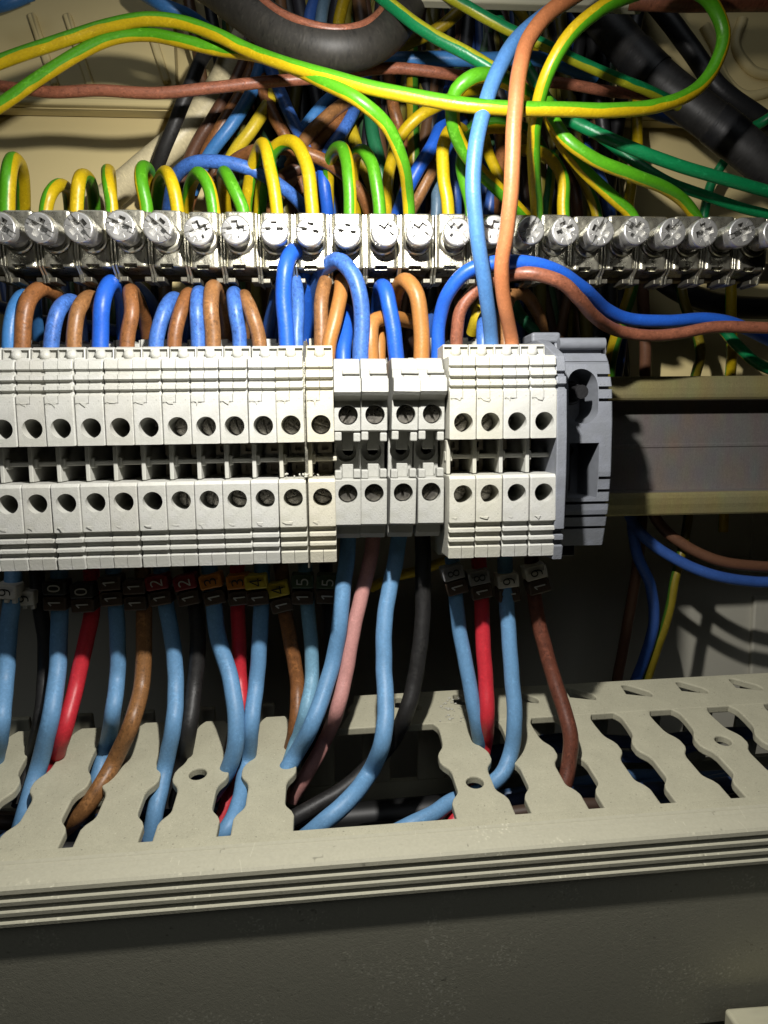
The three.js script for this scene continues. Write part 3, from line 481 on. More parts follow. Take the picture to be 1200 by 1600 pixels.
dn('sky_blue_wire', 'sky', [[544, 835, 32], [542, 870, 33], [537, 910, 34], [531, 973, 36], [521, 1030, 38], [507, 1080, 40], [487, 1133, 41], [463, 1177, 'd', 1.6], [440, 1215, 'd', -2.5], [410, 1260, 'd', -10]], 'bright sky blue wire slanting left beside a pink wire', 1.75);
dn('pink_wire', 'pink', [[584, 835, 31], [579, 870, 32], [567, 923, 33], [551, 990, 35], [540, 1057, 37], [527, 1107, 38], [508, 1157, 'd', -1], [484, 1200, 'd', -5], [455, 1250, 'd', -12]], 'faded pink wire slanting left beside the grey broken fingers', 1.6);
dn('pale_blue_wire', 'sky', [[624, 835, 32], [619, 870, 33], [608, 923, 35], [600, 985, 38], [600, 1045, 41], [603, 1100, 44], [597, 1160, 47], [577, 1208, 'd', 0.6], [543, 1252, 'd', -0.6], [508, 1283, 'd', -2.5], [478, 1308, 'd', -6], [455, 1325, 'd', -12]], 'thick sky blue wire bending left through the broken duct opening', 1.75);
dn('black_wire', 'black', [[660, 835, 31], [661, 880, 32], [661, 940, 33], [656, 1013, 35], [647, 1067, 36], [633, 1117, 36], [611, 1160, 'd', -1], [575, 1200, 'd', -4], [535, 1235, 'd', -6], [493, 1260, 'd', -7.5], [455, 1281, 'd', -9], [420, 1300, 'd', -12]], 'dusty black wire swinging left under the thick sky blue wire', 1.75);
dn('sky_blue_wire', 'sky', [[706, 870, 31], [712, 927, 33], [719, 991, 34], [732, 1060, 36], [744, 1124, 37], [752, 1180, 'd', -4], [755, 1240, 'd', -11]], 'sky blue wire from marker 18 left of the red one', 1.6);
dn('red_wire', 'red', [[748, 870, 31], [752, 936, 33], [755, 1000, 34.5], [759, 1069, 36.5], [761, 1120, 38], [757, 1165, 'd', -1.5], [740, 1225, 'd', -7], [712, 1280, 'd', -9], [690, 1310, 'd', -12]], 'bright red wire from marker 18 right of the broken opening', 1.65);
dn('sky_blue_wire', 'sky', [[789, 870, 32], [791, 940, 34.5], [796, 1000, 36], [800, 1060, 38], [804, 1124, 40], [798, 1179, 'd', 0.6], [782, 1213, 'd', -2.2], [745, 1238, 'd', -5], [706, 1252, 'd', -6], [677, 1272, 'd', -6.5], [640, 1290, 'd', -7], [600, 1310, 'd', -9]], 'sky blue wire from marker 19 passing below the holed finger', 1.65);
dn('chestnut_wire', 'chestnut', [[830, 870, 31], [836, 936, 33], [846, 991, 34.5], [861, 1046, 36.5], [879, 1101, 39.5], [891, 1150, 42.5], [889, 1193, 'd', 0.4], [880, 1235, 'd', -4], [865, 1280, 'd', -10]], 'dusty chestnut brown wire from marker 19 entering a slot', 1.6);

// ---------------------------------------------------------------- arched wires out of the tops of the blocks
const ARCH = 'arched wires plugged into the tops of the blocks';
const arch = (name, sk, pts, label, r = 1.52) => wire(name, SK[sk], r, pts, label, ARCH);
arch('blue_wire', 'steelblue', [[14, 560, 31], [16, 520, 31], [24, 480, 29], [38, 462, 24], [52, 480, 16], [60, 530, 8], [64, 600, 0]], 'dull blue wire arching behind the leftmost brown arch', 1.45);
arch('brown_wire', 'brown', [[34, 560, 31], [35, 520, 31], [42, 475, 30], [62, 452, 26], [84, 458, 20], [98, 480, 13], [105, 540, 6], [106, 620, 0]], 'leftmost brown arched wire, wide loop', 1.6);
arch('blue_wire', 'blue2', [[78, 560, 31], [82, 522, 31], [92, 485, 30], [112, 470, 24], [124, 500, 14], [130, 580, 4]], 'blue wire arching left of a dusty brown one', 1.5);
arch('brown_wire', 'brown2', [[115, 560, 31], [116, 520, 31], [122, 485, 30], [138, 465, 26], [152, 480, 16], [158, 540, 6], [160, 600, 0]], 'dusty brown arched wire left of the tallest left blue arch', 1.5);
arch('blue_wire', 'blue', [[157, 560, 31], [157, 520, 31], [160, 470, 31], [174, 442, 27], [188, 456, 20], [193, 500, 12], [196, 580, 4]], 'tallest blue arch in the left half of the row', 1.62);
arch('brown_wire', 'brown', [[198, 560, 31], [200, 520, 31], [206, 490, 31], [203, 462, 29], [205, 455, 25], [216, 470, 18], [228, 510, 10], [236, 580, 2]], 'brown wire bent right beside the tall left blue arch', 1.5);
arch('blue_wire', 'blue2', [[243, 560, 31], [246, 520, 31], [257, 485, 30], [272, 467, 25], [284, 490, 15], [290, 580, 4]], 'scuffed blue wire leaning right, left of a dusty brown one', 1.5);
arch('brown_wire', 'brown', [[271, 560, 31], [274, 520, 31], [282, 485, 30], [294, 460, 26], [304, 480, 16], [310, 580, 4]], 'dusty brown wire leaning right between two blue ones', 1.45);
arch('blue_wire', 'blue2', [[310, 560, 31], [309, 520, 31], [308, 485, 31], [310, 460, 28], [318, 470, 18], [326, 580, 4]], 'scuffed blue upright wire left of a wide brown arch', 1.5);
arch('brown_wire', 'brown2', [[334, 560, 31], [332, 520, 31], [329, 480, 31], [333, 451, 28], [344, 462, 20], [354, 500, 12], [358, 580, 4]], 'brown arch with scraped sides right of a scuffed blue wire', 1.62);
arch('blue_wire', 'blue2', [[375, 560, 31], [373, 520, 31], [367, 480, 31], [365, 462, 28], [368, 465, 20], [374, 540, 8], [376, 600, 2]], 'short scuffed blue wire standing alone beside a dusty brown one', 1.48);
arch('brown_wire', 'brown2', [[407, 560, 31], [405, 530, 31], [394, 490, 31], [383, 468, 28], [382, 470, 20], [380, 540, 8]], 'dusty brown wire leaning left beside a short blue one', 1.5);
arch('blue_wire', 'blue', [[450, 560, 33], [447, 520, 33], [443, 470, 33], [447, 415, 33], [460, 393, 30], [472, 420, 24], [477, 470, 18], [478, 540, 10], [478, 600, 4]], 'tallest deep blue arch reaching over the earth clamps', 1.62);
arch('blue_wire', 'blue2', [[463, 560, 31.5], [464, 520, 31], [465, 470, 29], [459, 430, 25], [448, 425, 19], [436, 470, 13], [424, 540, 8]], 'thinner blue wire tucked under the tallest blue arch', 1.4);
arch('dark_blue_wire', 'navy', [[452, 560, 22], [445, 470, 20], [436, 450, 17], [425, 490, 13], [416, 545, 8], [412, 600, 4]], 'dark blue wire spreading left behind the tallest arch', 1.5);
arch('tan_brown_wire', 'brown2', [[502, 560, 31], [502, 515, 31], [503, 465, 30], [509, 440, 26], [516, 455, 18], [518, 540, 8]], 'brown wire under the pale blue arch, left one of a crossing pair', 1.5);
arch('ochre_wire', 'ochre', [[512, 560, 32.5], [516, 530, 32.5], [528, 480, 31], [534, 445, 28], [530, 435, 22], [522, 480, 12], [520, 560, 4]], 'ochre wire under the pale blue arch, right one of a crossing pair', 1.5);
arch('blue_wire', 'blue2', [[562, 590, 34], [564, 545, 34], [566, 500, 34], [556, 440, 34], [532, 408, 32], [512, 415, 28], [496, 440, 22], [484, 480, 14], [480, 540, 6]], 'pale blue wide arch ending in the leftmost low grey block', 1.66);
arch('blue_wire', 'blue', [[536, 590, 31], [537, 550, 30], [541, 510, 26], [540, 485, 20], [534, 520, 10]], 'deep blue short wire low beside the pale blue arch', 1.62);
arch('orange_brown_wire', 'ochre', [[585, 590, 32.5], [581, 560, 33], [579, 530, 33], [582, 505, 32], [600, 497, 29], [630, 500, 22], [660, 512, 14], [672, 560, 6]], 'orange brown wire bending flat to the right behind a blue arch', 1.6);
arch('ochre_wire', 'ochre', [[592, 590, 31], [592, 560, 30], [591, 525, 28], [588, 512, 22], [590, 560, 10]], 'short ochre stub behind the flat bent orange brown wire', 1.5);
arch('blue_wire', 'blue', [[621, 590, 33], [619, 560, 33], [614, 510, 33], [603, 455, 32], [596, 448, 28], [592, 470, 20], [588, 520, 10], [586, 580, 4]], 'bright blue arch ending in the third low grey block', 1.62);
arch('ochre_wire', 'ochre', [[660, 590, 33], [659, 560, 33], [658, 510, 33], [650, 460, 33], [636, 440, 31], [622, 450, 25], [614, 490, 16], [610, 560, 6]], 'ochre arch ending in the rightmost low grey block', 1.66);
arch('blue_wire', 'blue', [[683, 590, 31], [684, 540, 32], [687, 500, 33], [702, 455, 36], [730, 424, 38], [770, 411, 39], [820, 411, 39], [870, 424, 37], [910, 450, 33], [945, 482, 26], [985, 499, 22], [1040, 502, 20], [1100, 498, 18], [1150, 507, 17], [1220, 540, 15]], 'blue wire arching right over its brown twin and past the bracket', 1.42);
arch('orange_brown_wire', 'redbrown', [[714, 560, 31], [714, 520, 32], [722, 480, 33], [745, 453, 34], [785, 432, 37], [830, 427, 40], [875, 440, 40], [905, 468, 37], [930, 495, 32], [965, 517, 25], [1010, 524, 23], [1060, 521, 22], [1120, 511, 22], [1220, 513, 22]], 'orange brown wire waving right past the end bracket', 1.32);
arch('blue_wire', 'riser', [[768, 560, 33], [768, 530, 34], [761, 470, 39], [750, 400, 43], [742, 330, 45], [740, 260, 46], [752, 185, 46], [779, 110, 45], [810, 60, 43], [850, 25, 41], [920, -20, 38]], 'light blue wire rising in front of the earth clamps', 1.45);
arch('orange_wire', 'orange', [[801, 560, 33], [799, 530, 34], [789, 480, 39], [784, 420, 43], [793, 350, 46], [800, 280, 48], [803, 200, 49], [810, 120, 49], [826, 62, 47], [860, 18, 45], [920, -20, 42]], 'orange brown wire rising in front of the earth clamps', 1.42);
arch('blue_wire', 'blue2', [[756, 560, 31], [755, 525, 30], [756, 500, 26], [770, 490, 18], [780, 540, 8]], 'short blue stub behind the rising light blue wire', 1.4);
arch('brown_wire', 'brown2', [[790, 560, 31], [789, 520, 30], [788, 490, 27], [800, 462, 22], [820, 460, 18], [838, 485, 14], [850, 530, 8], [852, 580, 0]], 'dull brown wire arching behind the rising orange wire', 1.45);

// ---------------------------------------------------------------- green and yellow earth wires of the clamps
const LOOP = 'green and yellow earth wires plugged into the steel clamps';
const earth = (pts, label, o = {}) => wire('earth_wire', o.m ?? EARTH, o.r ?? 1.5, pts, label, LOOP, o);
const G = { l: V(-1, 0, 0), r: V(1, 0, 0), u: V(0, 1, 0.7), d: V(0, -1, 0), f: V(0, 0, 1), b: V(0, 0, -1), lf: V(-1, 0, 0.6), rf: V(1, 0, 0.6), rb: V(1, 0, -0.6) };
const CZW = 26;
earth([[10, 360, CZW], [11, 320, CZW], [14, 270, CZW], [22, 249, 22], [33, 268, 15], [36, 320, 8], [36, 380, 2]], 'earth wire loop at the left photo edge, thick and tall', { g: G.lf, r: 1.53 });
earth([[72, 360, CZW], [72, 330, CZW], [78, 305, CZW], [92, 289, 22], [105, 297, 16], [110, 340, 8], [112, 390, 2]], 'low earth wire loop leaning right, first left of a yellow loop', { g: G.l, r: 1.30 });
earth([[119, 360, CZW], [120, 320, CZW], [123, 285, CZW], [133, 274, 20], [143, 290, 14], [148, 340, 6]], 'mostly yellow earth loop standing before the plain cream panel', { g: G.b, r: 1.35 });
earth([[176, 360, CZW], [175, 330, CZW], [170, 290, CZW], [168, 268, 20], [172, 275, 12], [176, 340, 4]], 'narrow straight earth wire seen edge on before the cream cable', { g: G.l, r: 1.26 });
earth([[229, 360, CZW], [228, 320, CZW], [221, 285, CZW], [223, 262, 22], [233, 270, 15], [237, 320, 8], [238, 370, 2]], 'earth loop yellow on its left, where the thin black cable ends', { g: G.rf, r: 1.35 });
earth([[279, 360, CZW], [278, 330, CZW], [268, 285, CZW], [259, 269, 22], [250, 285, 16], [243, 330, 10], [240, 380, 4]], 'yellow earth loop leaning right beside a thin green one', { g: G.b, r: 1.35 });
earth([[336, 360, CZW], [334, 330, CZW], [325, 290, CZW], [312, 271, 24], [300, 285, 18], [292, 320, 12], [288, 370, 6]], 'earth loop with bright green right leg under the blue arc', { g: G.lf, twist: -0.15, r: 1.35 });
earth([[383, 360, CZW], [378, 325, CZW], [365, 295, CZW], [351, 270, 22], [349, 290, 14], [354, 340, 6]], 'bright green earth wire leaning left above the eighth clamp', { g: G.f, r: 1.35 });
earth([[434, 360, CZW], [432, 320, CZW], [424, 270, CZW], [413, 227, 24], [405, 232, 20], [394, 265, 16], [386, 310, 12], [382, 360, 8]], 'tall narrow earth loop with green left leg', { g: G.b, r: 1.35, twist: 0.3 });
earth([[489, 360, CZW], [487, 320, CZW], [481, 265, CZW], [464, 227, 24], [444, 222, 21], [425, 238, 18], [412, 280, 14], [406, 330, 10], [404, 370, 6]], 'wide yellow earth arch beside the tall narrow loop', { g: G.b, r: 1.44 });
earth([[547, 345, CZW], [547, 320, CZW], [545, 270, CZW], [537, 236, 23], [524, 234, 17], [514, 260, 10], [512, 340, 3]], 'earth loop with green left half, cut short above a gap at its clamp', { g: G.lf, r: 1.40 });
earth([[594, 360, CZW], [592, 320, CZW], [584, 265, CZW], [570, 238, 23], [556, 242, 17], [552, 275, 10], [556, 340, 3]], 'earth loop with bright green top right of the short cut one', { g: G.f, r: 1.35 });
earth([[-40, 190, 27], [0, 165, 27], [60, 122, 27], [120, 85, 27], [175, 60, 27], [230, 54, 27], [285, 64, 28], [340, 77, 29], [400, 86, 32], [450, 102, 36], [510, 130, 40], [565, 160, 42], [605, 198, 40], [628, 250, 36], [638, 310, 29], [640, 360, CZW]], 'long earth wire from the left edge bending down into the clamp left of centre right', { g: G.u, r: 1.25 });
earth([[840, 356, CZW + 2], [838, 320, 30], [834, 250, 38], [838, 180, 44], [855, 115, 48], [885, 62, 50], [930, 20, 50], [985, -8, 48], [1050, -22, 44], [1105, -2, 42], [1130, 50, 41], [1118, 100, 41], [1085, 142, 42], [1030, 165, 44], [960, 172, 46], [880, 171, 47], [800, 170, 47], [730, 164, 46], [660, 153, 44], [580, 138, 42], [510, 118, 40], [440, 98, 37], [390, 80, 34], [340, 55, 32], [290, 36, 30], [230, 30, 29], [165, 42, 28], [100, 62, 28], [40, 82, 28], [-40, 112, 28]], 'very long earth wire looping at upper right and crossing to the left edge', { g: V(1, 0, 0.25), r: 1.26 });
earth([[701, 360, CZW], [700, 320, CZW], [693, 275, CZW], [692, 230, 25], [705, 203, 21], [722, 205, 14], [732, 240, 6]], 'yellow earth loop left of the curled green one', { g: G.b, r: 1.35 });
earth([[738, 360, CZW], [735, 320, CZW], [726, 285, 25], [720, 255, 23], [732, 215, 18], [765, 200, 12], [800, 205, 6], [830, 230, 0]], 'thin bright green earth wire rising to the left of the light blue wire', { g: G.lf, r: 1.22 });
earth([[832, 350, 20], [808, 325, 24], [780, 297, 28], [750, 268, 32], [722, 230, 36], [707, 185, 40], [712, 143, 43], [735, 122, 44], [765, 118, 42], [800, 132, 38], [835, 155, 32], [870, 185, 26]], 'curled bright green earth wire making a hook behind the light blue wire', { g: G.lf, r: 1.35 });
earth([[881, 360, 22], [880, 320, 22], [880, 285, 22], [868, 255, 20], [845, 238, 14], [820, 235, 6]], 'earth wire hooked left under the large yellow loop', { g: G.r, r: 1.35 });
earth([[853, 360, 18], [855, 320, 17], [860, 280, 14], [866, 240, 8]], 'short pale green earth wire just right of the large yellow loop', { g: G.l, r: 1.08, m: EARTH2 });
earth([[996, 365, CZW], [988, 338, CZW], [960, 310, 28], [918, 272, 30], [884, 232, 31], [862, 190, 31], [850, 150, 28]], 'yellow earth wire running diagonally down to the clamp row on the right', { g: G.rf, r: 1.30 });
earth([[1100, 368, CZW], [1090, 345, 27], [1072, 319, 30], [1042, 295, 34], [990, 274, 38], [930, 250, 40], [889, 221, 40], [866, 190, 38], [856, 160, 34]], 'light green earth wire sweeping right to a far clamp', { g: G.u, r: 1.25 });
earth([[1240, 308, 30], [1200, 299, 31], [1125, 278, 33], [1050, 255, 34], [990, 233, 34], [937, 210, 33], [885, 183, 30], [850, 150, 26], [817, 95, 22], [787, 45, 18], [765, 0, 15], [755, -30, 12]], 'dark green earth wire sweeping from top centre to the right edge', { g: V(0, -0.4, 1), r: 1.21, m: EARTH2 });
earth([[1240, 352, 22], [1200, 336, 22], [1150, 322, 22], [1100, 305, 22], [1042, 283, 22], [985, 248, 20], [940, 215, 16], [900, 185, 10]], 'dark green earth wire low at the right edge below its twin', { g: V(0, -0.2, 1), r: 1.09, m: EARTH2 });
earth([[560, -35, 30], [610, 8, 32], [660, 45, 34], [740, 90, 36], [800, 128, 36], [850, 160, 32], [890, 190, 24]], 'earth wire falling diagonally from the top centre', { g: V(-0.5, -0.8, 0), r: 1.21, m: EARTH2 });
earth([[690, -12, 26], [750, 22, 27], [795, 46, 27], [850, 70, 27], [900, 94, 26], [960, 121, 25], [1015, 142, 22], [1060, 165, 16]], 'earth wire crossing from top centre to the taped black cable', { g: V(0.4, 0.7, 0.3), r: 1.13, m: EARTH2 });
earth([[604, 380, 4], [604, 330, 8], [608, 270, 12], [625, 215, 16], [655, 182, 18], [690, 162, 17], [730, 142, 14], [770, 140, 8]], 'yellow earth wire bowed left behind the long diagonal one', { g: G.b, r: 1.30 });
earth([[645, 40, -6], [644, 127, 0], [645, 190, 2], [646, 247, 2], [648, 330, -2], [648, 420, -6]], 'upright earth wire deep behind the bowed yellow one', { g: G.r, r: 1.44, m: EARTH3 });
earth([[720, 215, 2], [745, 198, 4], [790, 193, 4], [830, 208, 2], [850, 240, -4]], 'dull earth wire arched flat behind the rising orange wire', { g: G.u, r: 1.44, m: EARTH3 });
earth([[757, 215, 6], [765, 245, 8], [784, 285, 10], [800, 320, 10], [812, 370, 8]], 'yellow earth wire slanting behind the rising orange wire', { g: G.b, r: 1.26 });
earth([[1060, 425, 2], [1070, 475, 4], [1090, 525, 4], [1094, 555, 3], [1086, 590, -2], [1075, 680, -7], [1078, 780, -7], [1068, 850, -5], [1055, 905, -4], [1044, 960, -4], [1025, 1020, -6], [1005, 1080, -9]], 'earth wire passing down behind the rail, near its right part', { g: V(-0.4, 0, -1), r: 1.26, m: EARTH4 });
earth([[1142, 425, 2], [1142, 480, 3], [1144, 540, 2], [1140, 600, -4], [1135, 700, -7], [1130, 830, -9]], 'straight yellow earth wire passing behind the rail at the right edge', { g: G.b, r: 1.35 });
earth([[992, 425, 6], [985, 460, 8], [968, 510, 8], [955, 560, 2], [948, 640, -6]], 'yellow earth wire behind the wavy pair, right of the end bracket', { g: G.r, r: 1.53, m: EARTH3 });
earth([[996, 150, -8], [995, 195, -6], [996, 235, -4], [985, 300, -2], [980, 360, 2]], 'short upright yellow earth wire behind the sweeping green ones', { g: G.b, r: 1.35 });
earth([[935, 380, 6], [932, 330, 8], [920, 300, 8], [900, 260, 6], [880, 230, 0]], 'yellow earth wire behind the clamps right of the large loop', { g: G.r, r: 1.26, m: EARTH3 });
earth([[1230, 165, 8], [1195, 188, 6], [1160, 210, 0], [1137, 245, -4], [1112, 285, -6], [1100, 340, -6], [1102, 400, -8]], 'dark green earth wire bent down at the right edge beside the taped cable', { g: V(0, -0.3, 1), r: 1.22, m: EARTH2 });
earth([[1130, 515, 4], [1152, 540, 5], [1185, 568, 5], [1240, 590, 4]], 'green earth wire slipping out under the wavy pair at the right edge', { g: G.f, r: 1.35, m: EARTH2 });
earth([[545, -20, -4], [530, 30, -2], [528, 90, 0], [535, 150, -2]], 'upright yellow earth wire inside the bend of the thick black hose', { g: G.b, r: 1.44, m: EARTH3 });
earth([[790, -20, 4], [806, 10, 6], [821, 36, 6], [835, 80, 2]], 'short yellow earth wire at the top behind the orange bend', { g: G.b, r: 1.17, m: EARTH3 });
earth([[742, -15, 8], [715, 20, 9], [680, 48, 8], [640, 66, 6], [600, 85, 0]], 'yellow earth wire slanting left at the end of the black hose', { g: G.b, r: 1.35, m: EARTH3 });

// ---------------------------------------------------------------- other cables at the top and at the right
const one = (name, sk, r, pts, label, cat = 'wire', group) => wire(name, SK[sk], r, pts, label, group, { cat, seg: r > 3 ? 28 : 16 });
{
  const t = thing('black_hose', 'thick black cable hanging in a bend at the top, red brown inner edge', 'cable', V(0, 0, 0));
  const P = [[280, -60, 22], [345, -15, 26], [405, 30, 29], [460, 62, 31], [515, 76, 32], [565, 72, 31], [605, 48, 28], [635, 5, 22], [650, -50, 14]].map(place);
  mesh('sheath', S(tubeGeo(P, 4.0, V(0, 1, 0), 0, 32)), SK.hose, t);
  const P2 = [[388, -20, 31], [425, 12, 33], [465, 33, 34.5], [520, 46, 35], [565, 40, 34], [594, 20, 31], [610, -10, 26]].map(place);
  mesh('inner_edge', S(tubeGeo(P2, 0.85, V(0, 1, 0), 0, 12)), SK.redbrown, t);
}
one('brown_wire', 'redbrown', 1.12, [[-40, 128, 18], [20, 138, 23], [80, 144, 24], [150, 141, 24], [240, 146, 24], [330, 137, 24], [420, 128, 24], [500, 121, 23], [560, 111, 22], [620, 107, 21], [690, 114, 20], [750, 122, 18], [820, 126, 18], [880, 130, 18], [950, 143, 17], [1020, 150, 14], [1070, 165, 8]], 'long brown wire crossing the top from the left edge');
one('blue_wire', 'steelblue', 1.5, [[560, 108, 6], [610, 94, 10], [680, 92, 12], [760, 93, 12], [840, 92, 10], [930, 120, 4]], 'steel blue wire lying level under the black hose end');
one('cream_cable', 'cream', 3.3, [[110, 360, -9], [165, 312, -6], [230, 258, -4], [290, 205, -4], [338, 145, -5], [372, 70, -7], [395, -20, -9]], 'thick cream sheathed cable slanting up behind the loops', 'cable');
one('black_cable', 'black', 1.5, [[232, 300, -4], [248, 255, 4], [276, 185, 8], [303, 120, 8], [322, 82, 4], [345, 70, -4]], 'thin black cable slanting before the cream cable', 'cable');
{
  const P = [[905, -20, 2], [952, 41, 6], [1005, 101, 10], [1069, 157, 14], [1125, 199, 16], [1190, 252, 18], [1260, 310, 18]].map(place);
  const t = thing('taped_cable', 'thick dusty black cable with tape bands at the upper right', 'cable', V(0, 0, 0));
  mesh('sheath', S(tubeGeo(P, 4.3, V(0, 1, 0), 0, 32)), SK.black, t);
  const c = new THREE.CatmullRomCurve3(P, false, 'centripetal');
  for (const [a, b] of [[0.30, 0.40], [0.63, 0.72]]) { const q = []; for (let i = 0; i <= 6; i++) q.push(c.getPointAt(a + (b - a) * i / 6)); mesh('tape_band', S(tubeGeo(q, 4.5, V(0, 1, 0), 0, 32)), SK.soot, t); }
}
one('black_cable', 'soot', 2.3, [[1000, -20, -6], [1042, 26, -2], [1087, 88, 0], [1125, 139, 2], [1192, 188, 2], [1260, 230, 0]], 'second black cable running beside the taped one', 'cable');
one('brown_cable', 'redbrown', 2.2, [[985, -4, 30], [1040, -2, 32], [1110, -1, 32], [1240, -2, 30]], 'red brown cable along the top right photo edge', 'cable');
one('black_cable', 'soot', 2.9, [[980, 380, -8], [1010, 415, -4], [1060, 452, -2], [1120, 475, -2], [1240, 482, -4]], 'thick black cable sagging in the shade under the right clamps', 'cable');
one('brown_wire', 'umber', 1.5, [[1003, 425, -2], [1006, 480, -2], [1008, 540, -3], [1008, 620, -6], [1004, 760, -8], [1000, 850, -8], [985, 950, -8], [965, 1060, -10], [955, 1120, -12]], 'dark brown wire passing straight down behind the rail');
one('blue_wire', 'navy', 1.5, [[975, 480, 2], [970, 540, 0], [962, 620, -6], [975, 740, -7], [982, 800, -6], [1010, 842, -2], [1060, 876, 0], [1120, 900, 2], [1180, 909, 2], [1240, 908, 2]], 'blue wire coming from under the rail and bending right');
one('blue_wire', 'navy', 1.5, [[985, 760, -7], [988, 820, -6], [997, 870, -5], [1016, 915, -4], [1022, 965, -4], [1010, 1020, -6], [988, 1075, -9]], 'dark blue wire hanging below the rail to the duct');
one('dark_brown_wire', 'umber', 1.5, [[1005, 760, -6], [1030, 818, -4], [1070, 852, -2], [1130, 878, 0], [1240, 888, 0]], 'dark brown wire bending right above the blue one below the rail');
one('blue_wire', 'navy', 1.5, [[1000, 165, -4], [1040, 182, -4], [1075, 192, -4], [1120, 230, -8]], 'dark blue wire short behind the taped cable');

// bundle behind the clamps
const BUN = 'wires crossing behind the earth clamps';
const bun = (sk, pts, label, r = 1.45) => wire({ umber: 'dark_brown_wire', brown: 'brown_wire', brown2: 'brown_wire', steelblue: 'blue_wire', navy: 'dark_blue_wire', blue2: 'blue_wire', blue: 'blue_wire', greyblue: 'grey_blue_wire', yellow: 'yellow_wire', green: 'green_wire' }[sk], SK[sk], r, pts, label, BUN);
bun('blue2', [[262, 330, 0], [268, 285, 8], [300, 256, 14], [345, 253, 16], [395, 266, 16], [440, 292, 14], [472, 322, 10], [490, 370, 2]], 'blue wire arcing over the sixth to eighth loops');
bun('umber', [[270, 330, -6], [300, 240, -2], [335, 180, 0], [372, 120, -2], [400, 50, -6]], 'dark brown wire just right of the cream cable');
bun('brown', [[292, 330, -4], [318, 250, 0], [350, 190, 2], [385, 130, 0], [412, 50, -6]], 'brown wire left of a blue slanting one');
bun('steelblue', [[300, 300, 0], [325, 245, 4], [362, 195, 6], [392, 145, 4], [420, 60, -2]], 'blue wire slanting up right of the brown pair');
bun('yellow', [[335, 310, -2], [362, 245, 4], [395, 200, 6], [425, 150, 4], [445, 90, 0]], 'yellow wire slanting up beside a blue one, left bundle');
bun('brown', [[340, 280, 2], [368, 250, 6], [400, 236, 10], [450, 232, 12], [492, 244, 12], [535, 270, 10], [566, 305, 8], [584, 350, 4]], 'brown wire bowed across behind the wide yellow arch');
bun('blue2', [[398, 40, -4], [420, 100, 2], [440, 150, 6], [458, 190, 8], [478, 225, 8], [510, 300, 4], [520, 360, 0]], 'blue wire falling right, above the wide yellow arch');
bun('brown', [[395, 80, -2], [415, 150, 4], [432, 190, 6], [446, 215, 6], [475, 300, 2]], 'brown wire falling right beside the falling blue one');
bun('steelblue', [[440, 260, 0], [470, 210, 6], [500, 170, 6], [530, 140, 2], [560, 90, -4]], 'blue wire rising right from the wide yellow arch');
bun('brown2', [[452, 262, 4], [482, 212, 10], [512, 182, 10], [545, 155, 6]], 'brown wire rising right, upper of three');
bun('brown', [[462, 275, 2], [492, 226, 8], [522, 195, 8], [555, 162, 2]], 'brown wire rising right, middle of three');
bun('umber', [[472, 290, 0], [503, 238, 6], [530, 205, 6], [560, 172, 0]], 'dark brown wire rising right, lowest of three');
bun('blue2', [[490, 285, 2], [512, 240, 8], [535, 205, 8], [556, 165, 4], [575, 110, -4]], 'blue wire rising right of the three brown ones');
bun('blue', [[500, 220, 4], [506, 280, 8], [511, 330, 6], [512, 390, 0]], 'blue wire upright right of the wide yellow arch');
bun('umber', [[395, 330, -2], [430, 285, 4], [465, 262, 6], [500, 250, 2]], 'dark brown wire low inside the wide yellow arch');
bun('brown2', [[415, 345, 0], [440, 300, 4], [462, 272, 4], [480, 240, 0]], 'light brown wire low inside the wide yellow arch');
bun('yellow', [[545, 190, 0], [555, 220, 4], [568, 260, 4], [585, 300, 0]], 'yellow wire short between the two green topped loops');
bun('green', [[575, 150, -4], [582, 205, 0], [592, 250, 2], [604, 320, 0]], 'dark green wire upright behind the second green topped loop', 1.6);
bun('brown', [[608, 120, -2], [614, 160, 2], [621, 190, 2], [632, 240, -2]], 'brown wire short right of the long diagonal earth wire');
bun('blue', [[612, 360, 6], [630, 310, 10], [655, 262, 12], [678, 222, 12], [694, 180, 8], [705, 130, 0]], 'bright blue wire slanting up before the bowed yellow one', 1.55);
bun('brown2', [[632, 350, 4], [652, 310, 8], [675, 265, 9], [690, 230, 6], [705, 190, 0]], 'brown wire slanting up right of the bright blue one', 1.5);
bun('greyblue', [[680, 360, 4], [683, 320, 5], [684, 280, 4], [690, 230, 0]], 'grey blue wire upright left of the yellow loop');
bun('navy', [[712, 370, 2], [712, 300, 6], [710, 240, 4], [722, 190, -2]], 'dark blue wire upright inside the yellow loop');
bun('brown', [[776, 360, 4], [782, 290, 8], [783, 240, 6], [778, 190, -2]], 'shiny brown wire upright behind the rising orange wire', 1.4);
bun('navy', [[760, 370, 4], [768, 310, 6], [775, 260, 4], [790, 200, -4]], 'dark blue wire upright between the rising pair');
bun('umber', [[905, 380, 0], [902, 330, 4], [896, 280, 2], [880, 220, -6]], 'dark brown wire upright behind the yellow diagonal earth wire');
bun('navy', [[958, 380, 0], [952, 330, 3], [938, 280, 2], [915, 230, -6]], 'dark blue wire behind the yellow diagonal earth wire');
bun('navy', [[500, -20, -4], [486, 20, -1], [478, 70, 0], [470, 120, -4]], 'dark blue wire inside the bend of the black hose');
bun('greyblue', [[512, -20, -4], [503, 20, 0], [498, 60, 0], [490, 120, -4]], 'grey wire inside the bend of the black hose');
bun('navy', [[60, 480, 8], [30, 486, 10], [-30, 470, 8]], 'blue wire lying level behind the leftmost arches');
bun('navy', [[40, 500, 4], [100, 505, 6], [170, 515, 6], [240, 530, 2]], 'dark blue wire lying level low behind the left arches');
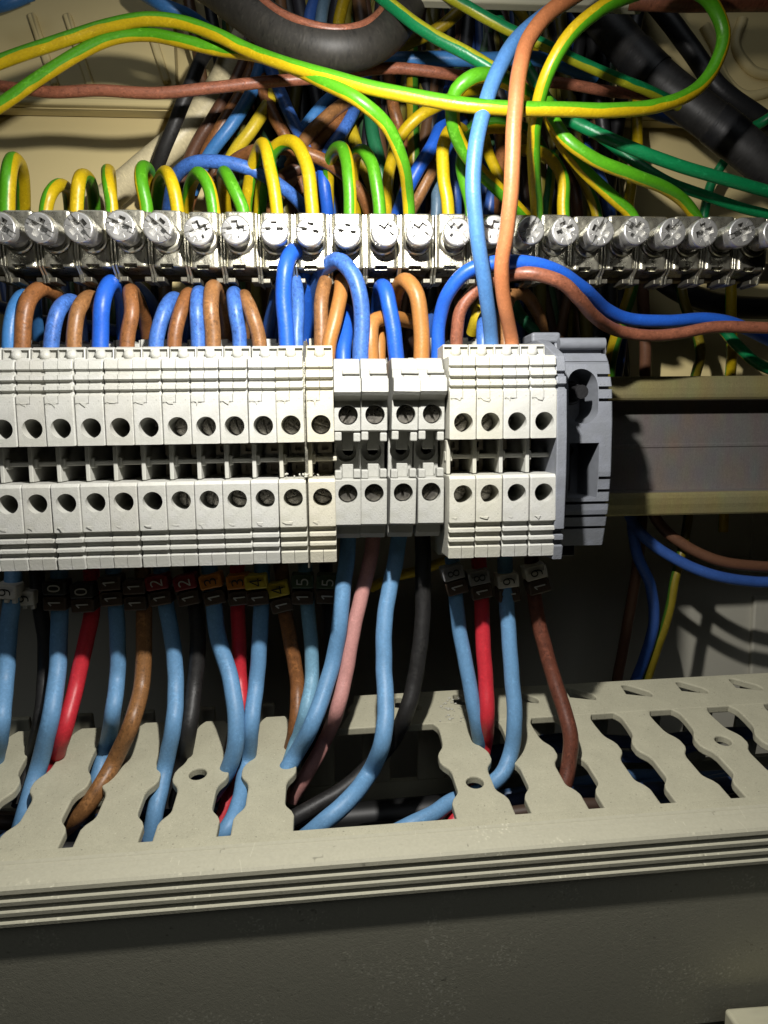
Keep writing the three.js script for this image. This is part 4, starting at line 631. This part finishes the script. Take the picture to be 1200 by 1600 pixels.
bun('navy', [[190, 440, -2], [215, 448, 4], [240, 480, 6], [258, 540, 2]], 'dark blue wire drooping left of the scuffed blue arches');
bun('yellow', [[738, 520, 10], [748, 490, 14], [760, 460, 10], [768, 420, 4]], 'yellow wire glimpsed between the two large arches on the right');
bun('green', [[800, 470, 8], [818, 500, 12], [838, 520, 10], [850, 560, 4]], 'dark green wire low behind the end bracket latch');
bun('navy', [[668, 560, 14], [664, 535, 18], [668, 510, 16], [690, 480, 8]], 'dark blue wire glimpsed right of the ochre arch');
bun('steelblue', [[-20, 12, -4], [10, 5, -3], [50, -10, -4]], 'blue wire at the top left photo corner');
bun('steelblue', [[215, -15, 4], [255, 8, 8], [300, 28, 6], [340, 60, 0]], 'blue wire under the start of the black hose');
bun('yellow', [[700, 875, -2], [660, 890, 2], [620, 900, 4], [580, 918, 0]], 'yellow wire in the shade below the low grey blocks', 1.3);

// the dense mass of wires deeper in
{
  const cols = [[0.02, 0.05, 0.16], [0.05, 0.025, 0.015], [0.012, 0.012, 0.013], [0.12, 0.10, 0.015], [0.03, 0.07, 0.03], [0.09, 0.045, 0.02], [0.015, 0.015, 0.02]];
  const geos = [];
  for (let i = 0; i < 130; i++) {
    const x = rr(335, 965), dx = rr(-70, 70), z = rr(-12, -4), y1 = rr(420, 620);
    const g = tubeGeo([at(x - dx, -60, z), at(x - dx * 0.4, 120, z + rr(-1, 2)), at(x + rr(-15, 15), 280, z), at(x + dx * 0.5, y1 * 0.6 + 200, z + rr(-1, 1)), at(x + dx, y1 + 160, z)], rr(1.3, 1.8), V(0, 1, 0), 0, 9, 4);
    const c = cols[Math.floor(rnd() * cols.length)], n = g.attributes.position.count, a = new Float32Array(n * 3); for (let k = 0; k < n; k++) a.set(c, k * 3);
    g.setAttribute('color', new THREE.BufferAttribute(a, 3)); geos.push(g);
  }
  for (let i = 0; i < 34; i++) {
    const x = rr(-30, 330), dx = rr(-40, 40), z = rr(-8, 0);
    const g = tubeGeo([at(x, rr(430, 445), z), at(x + dx * 0.4, 500, z + 2), at(x + dx, 600, z - 3)], rr(1.3, 1.7), V(0, 1, 0), 0, 9, 4);
    const c = cols[Math.floor(rnd() * cols.length)], n = g.attributes.position.count, a = new Float32Array(n * 3); for (let k = 0; k < n; k++) a.set(c, k * 3);
    g.setAttribute('color', new THREE.BufferAttribute(a, 3)); geos.push(g);
  }
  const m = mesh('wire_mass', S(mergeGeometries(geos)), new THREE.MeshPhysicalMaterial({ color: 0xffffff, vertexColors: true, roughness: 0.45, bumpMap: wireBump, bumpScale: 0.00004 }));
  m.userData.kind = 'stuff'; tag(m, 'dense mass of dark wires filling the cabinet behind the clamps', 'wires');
}

scene.updateMatrixWorld(true);
renderer.render(scene, camera);
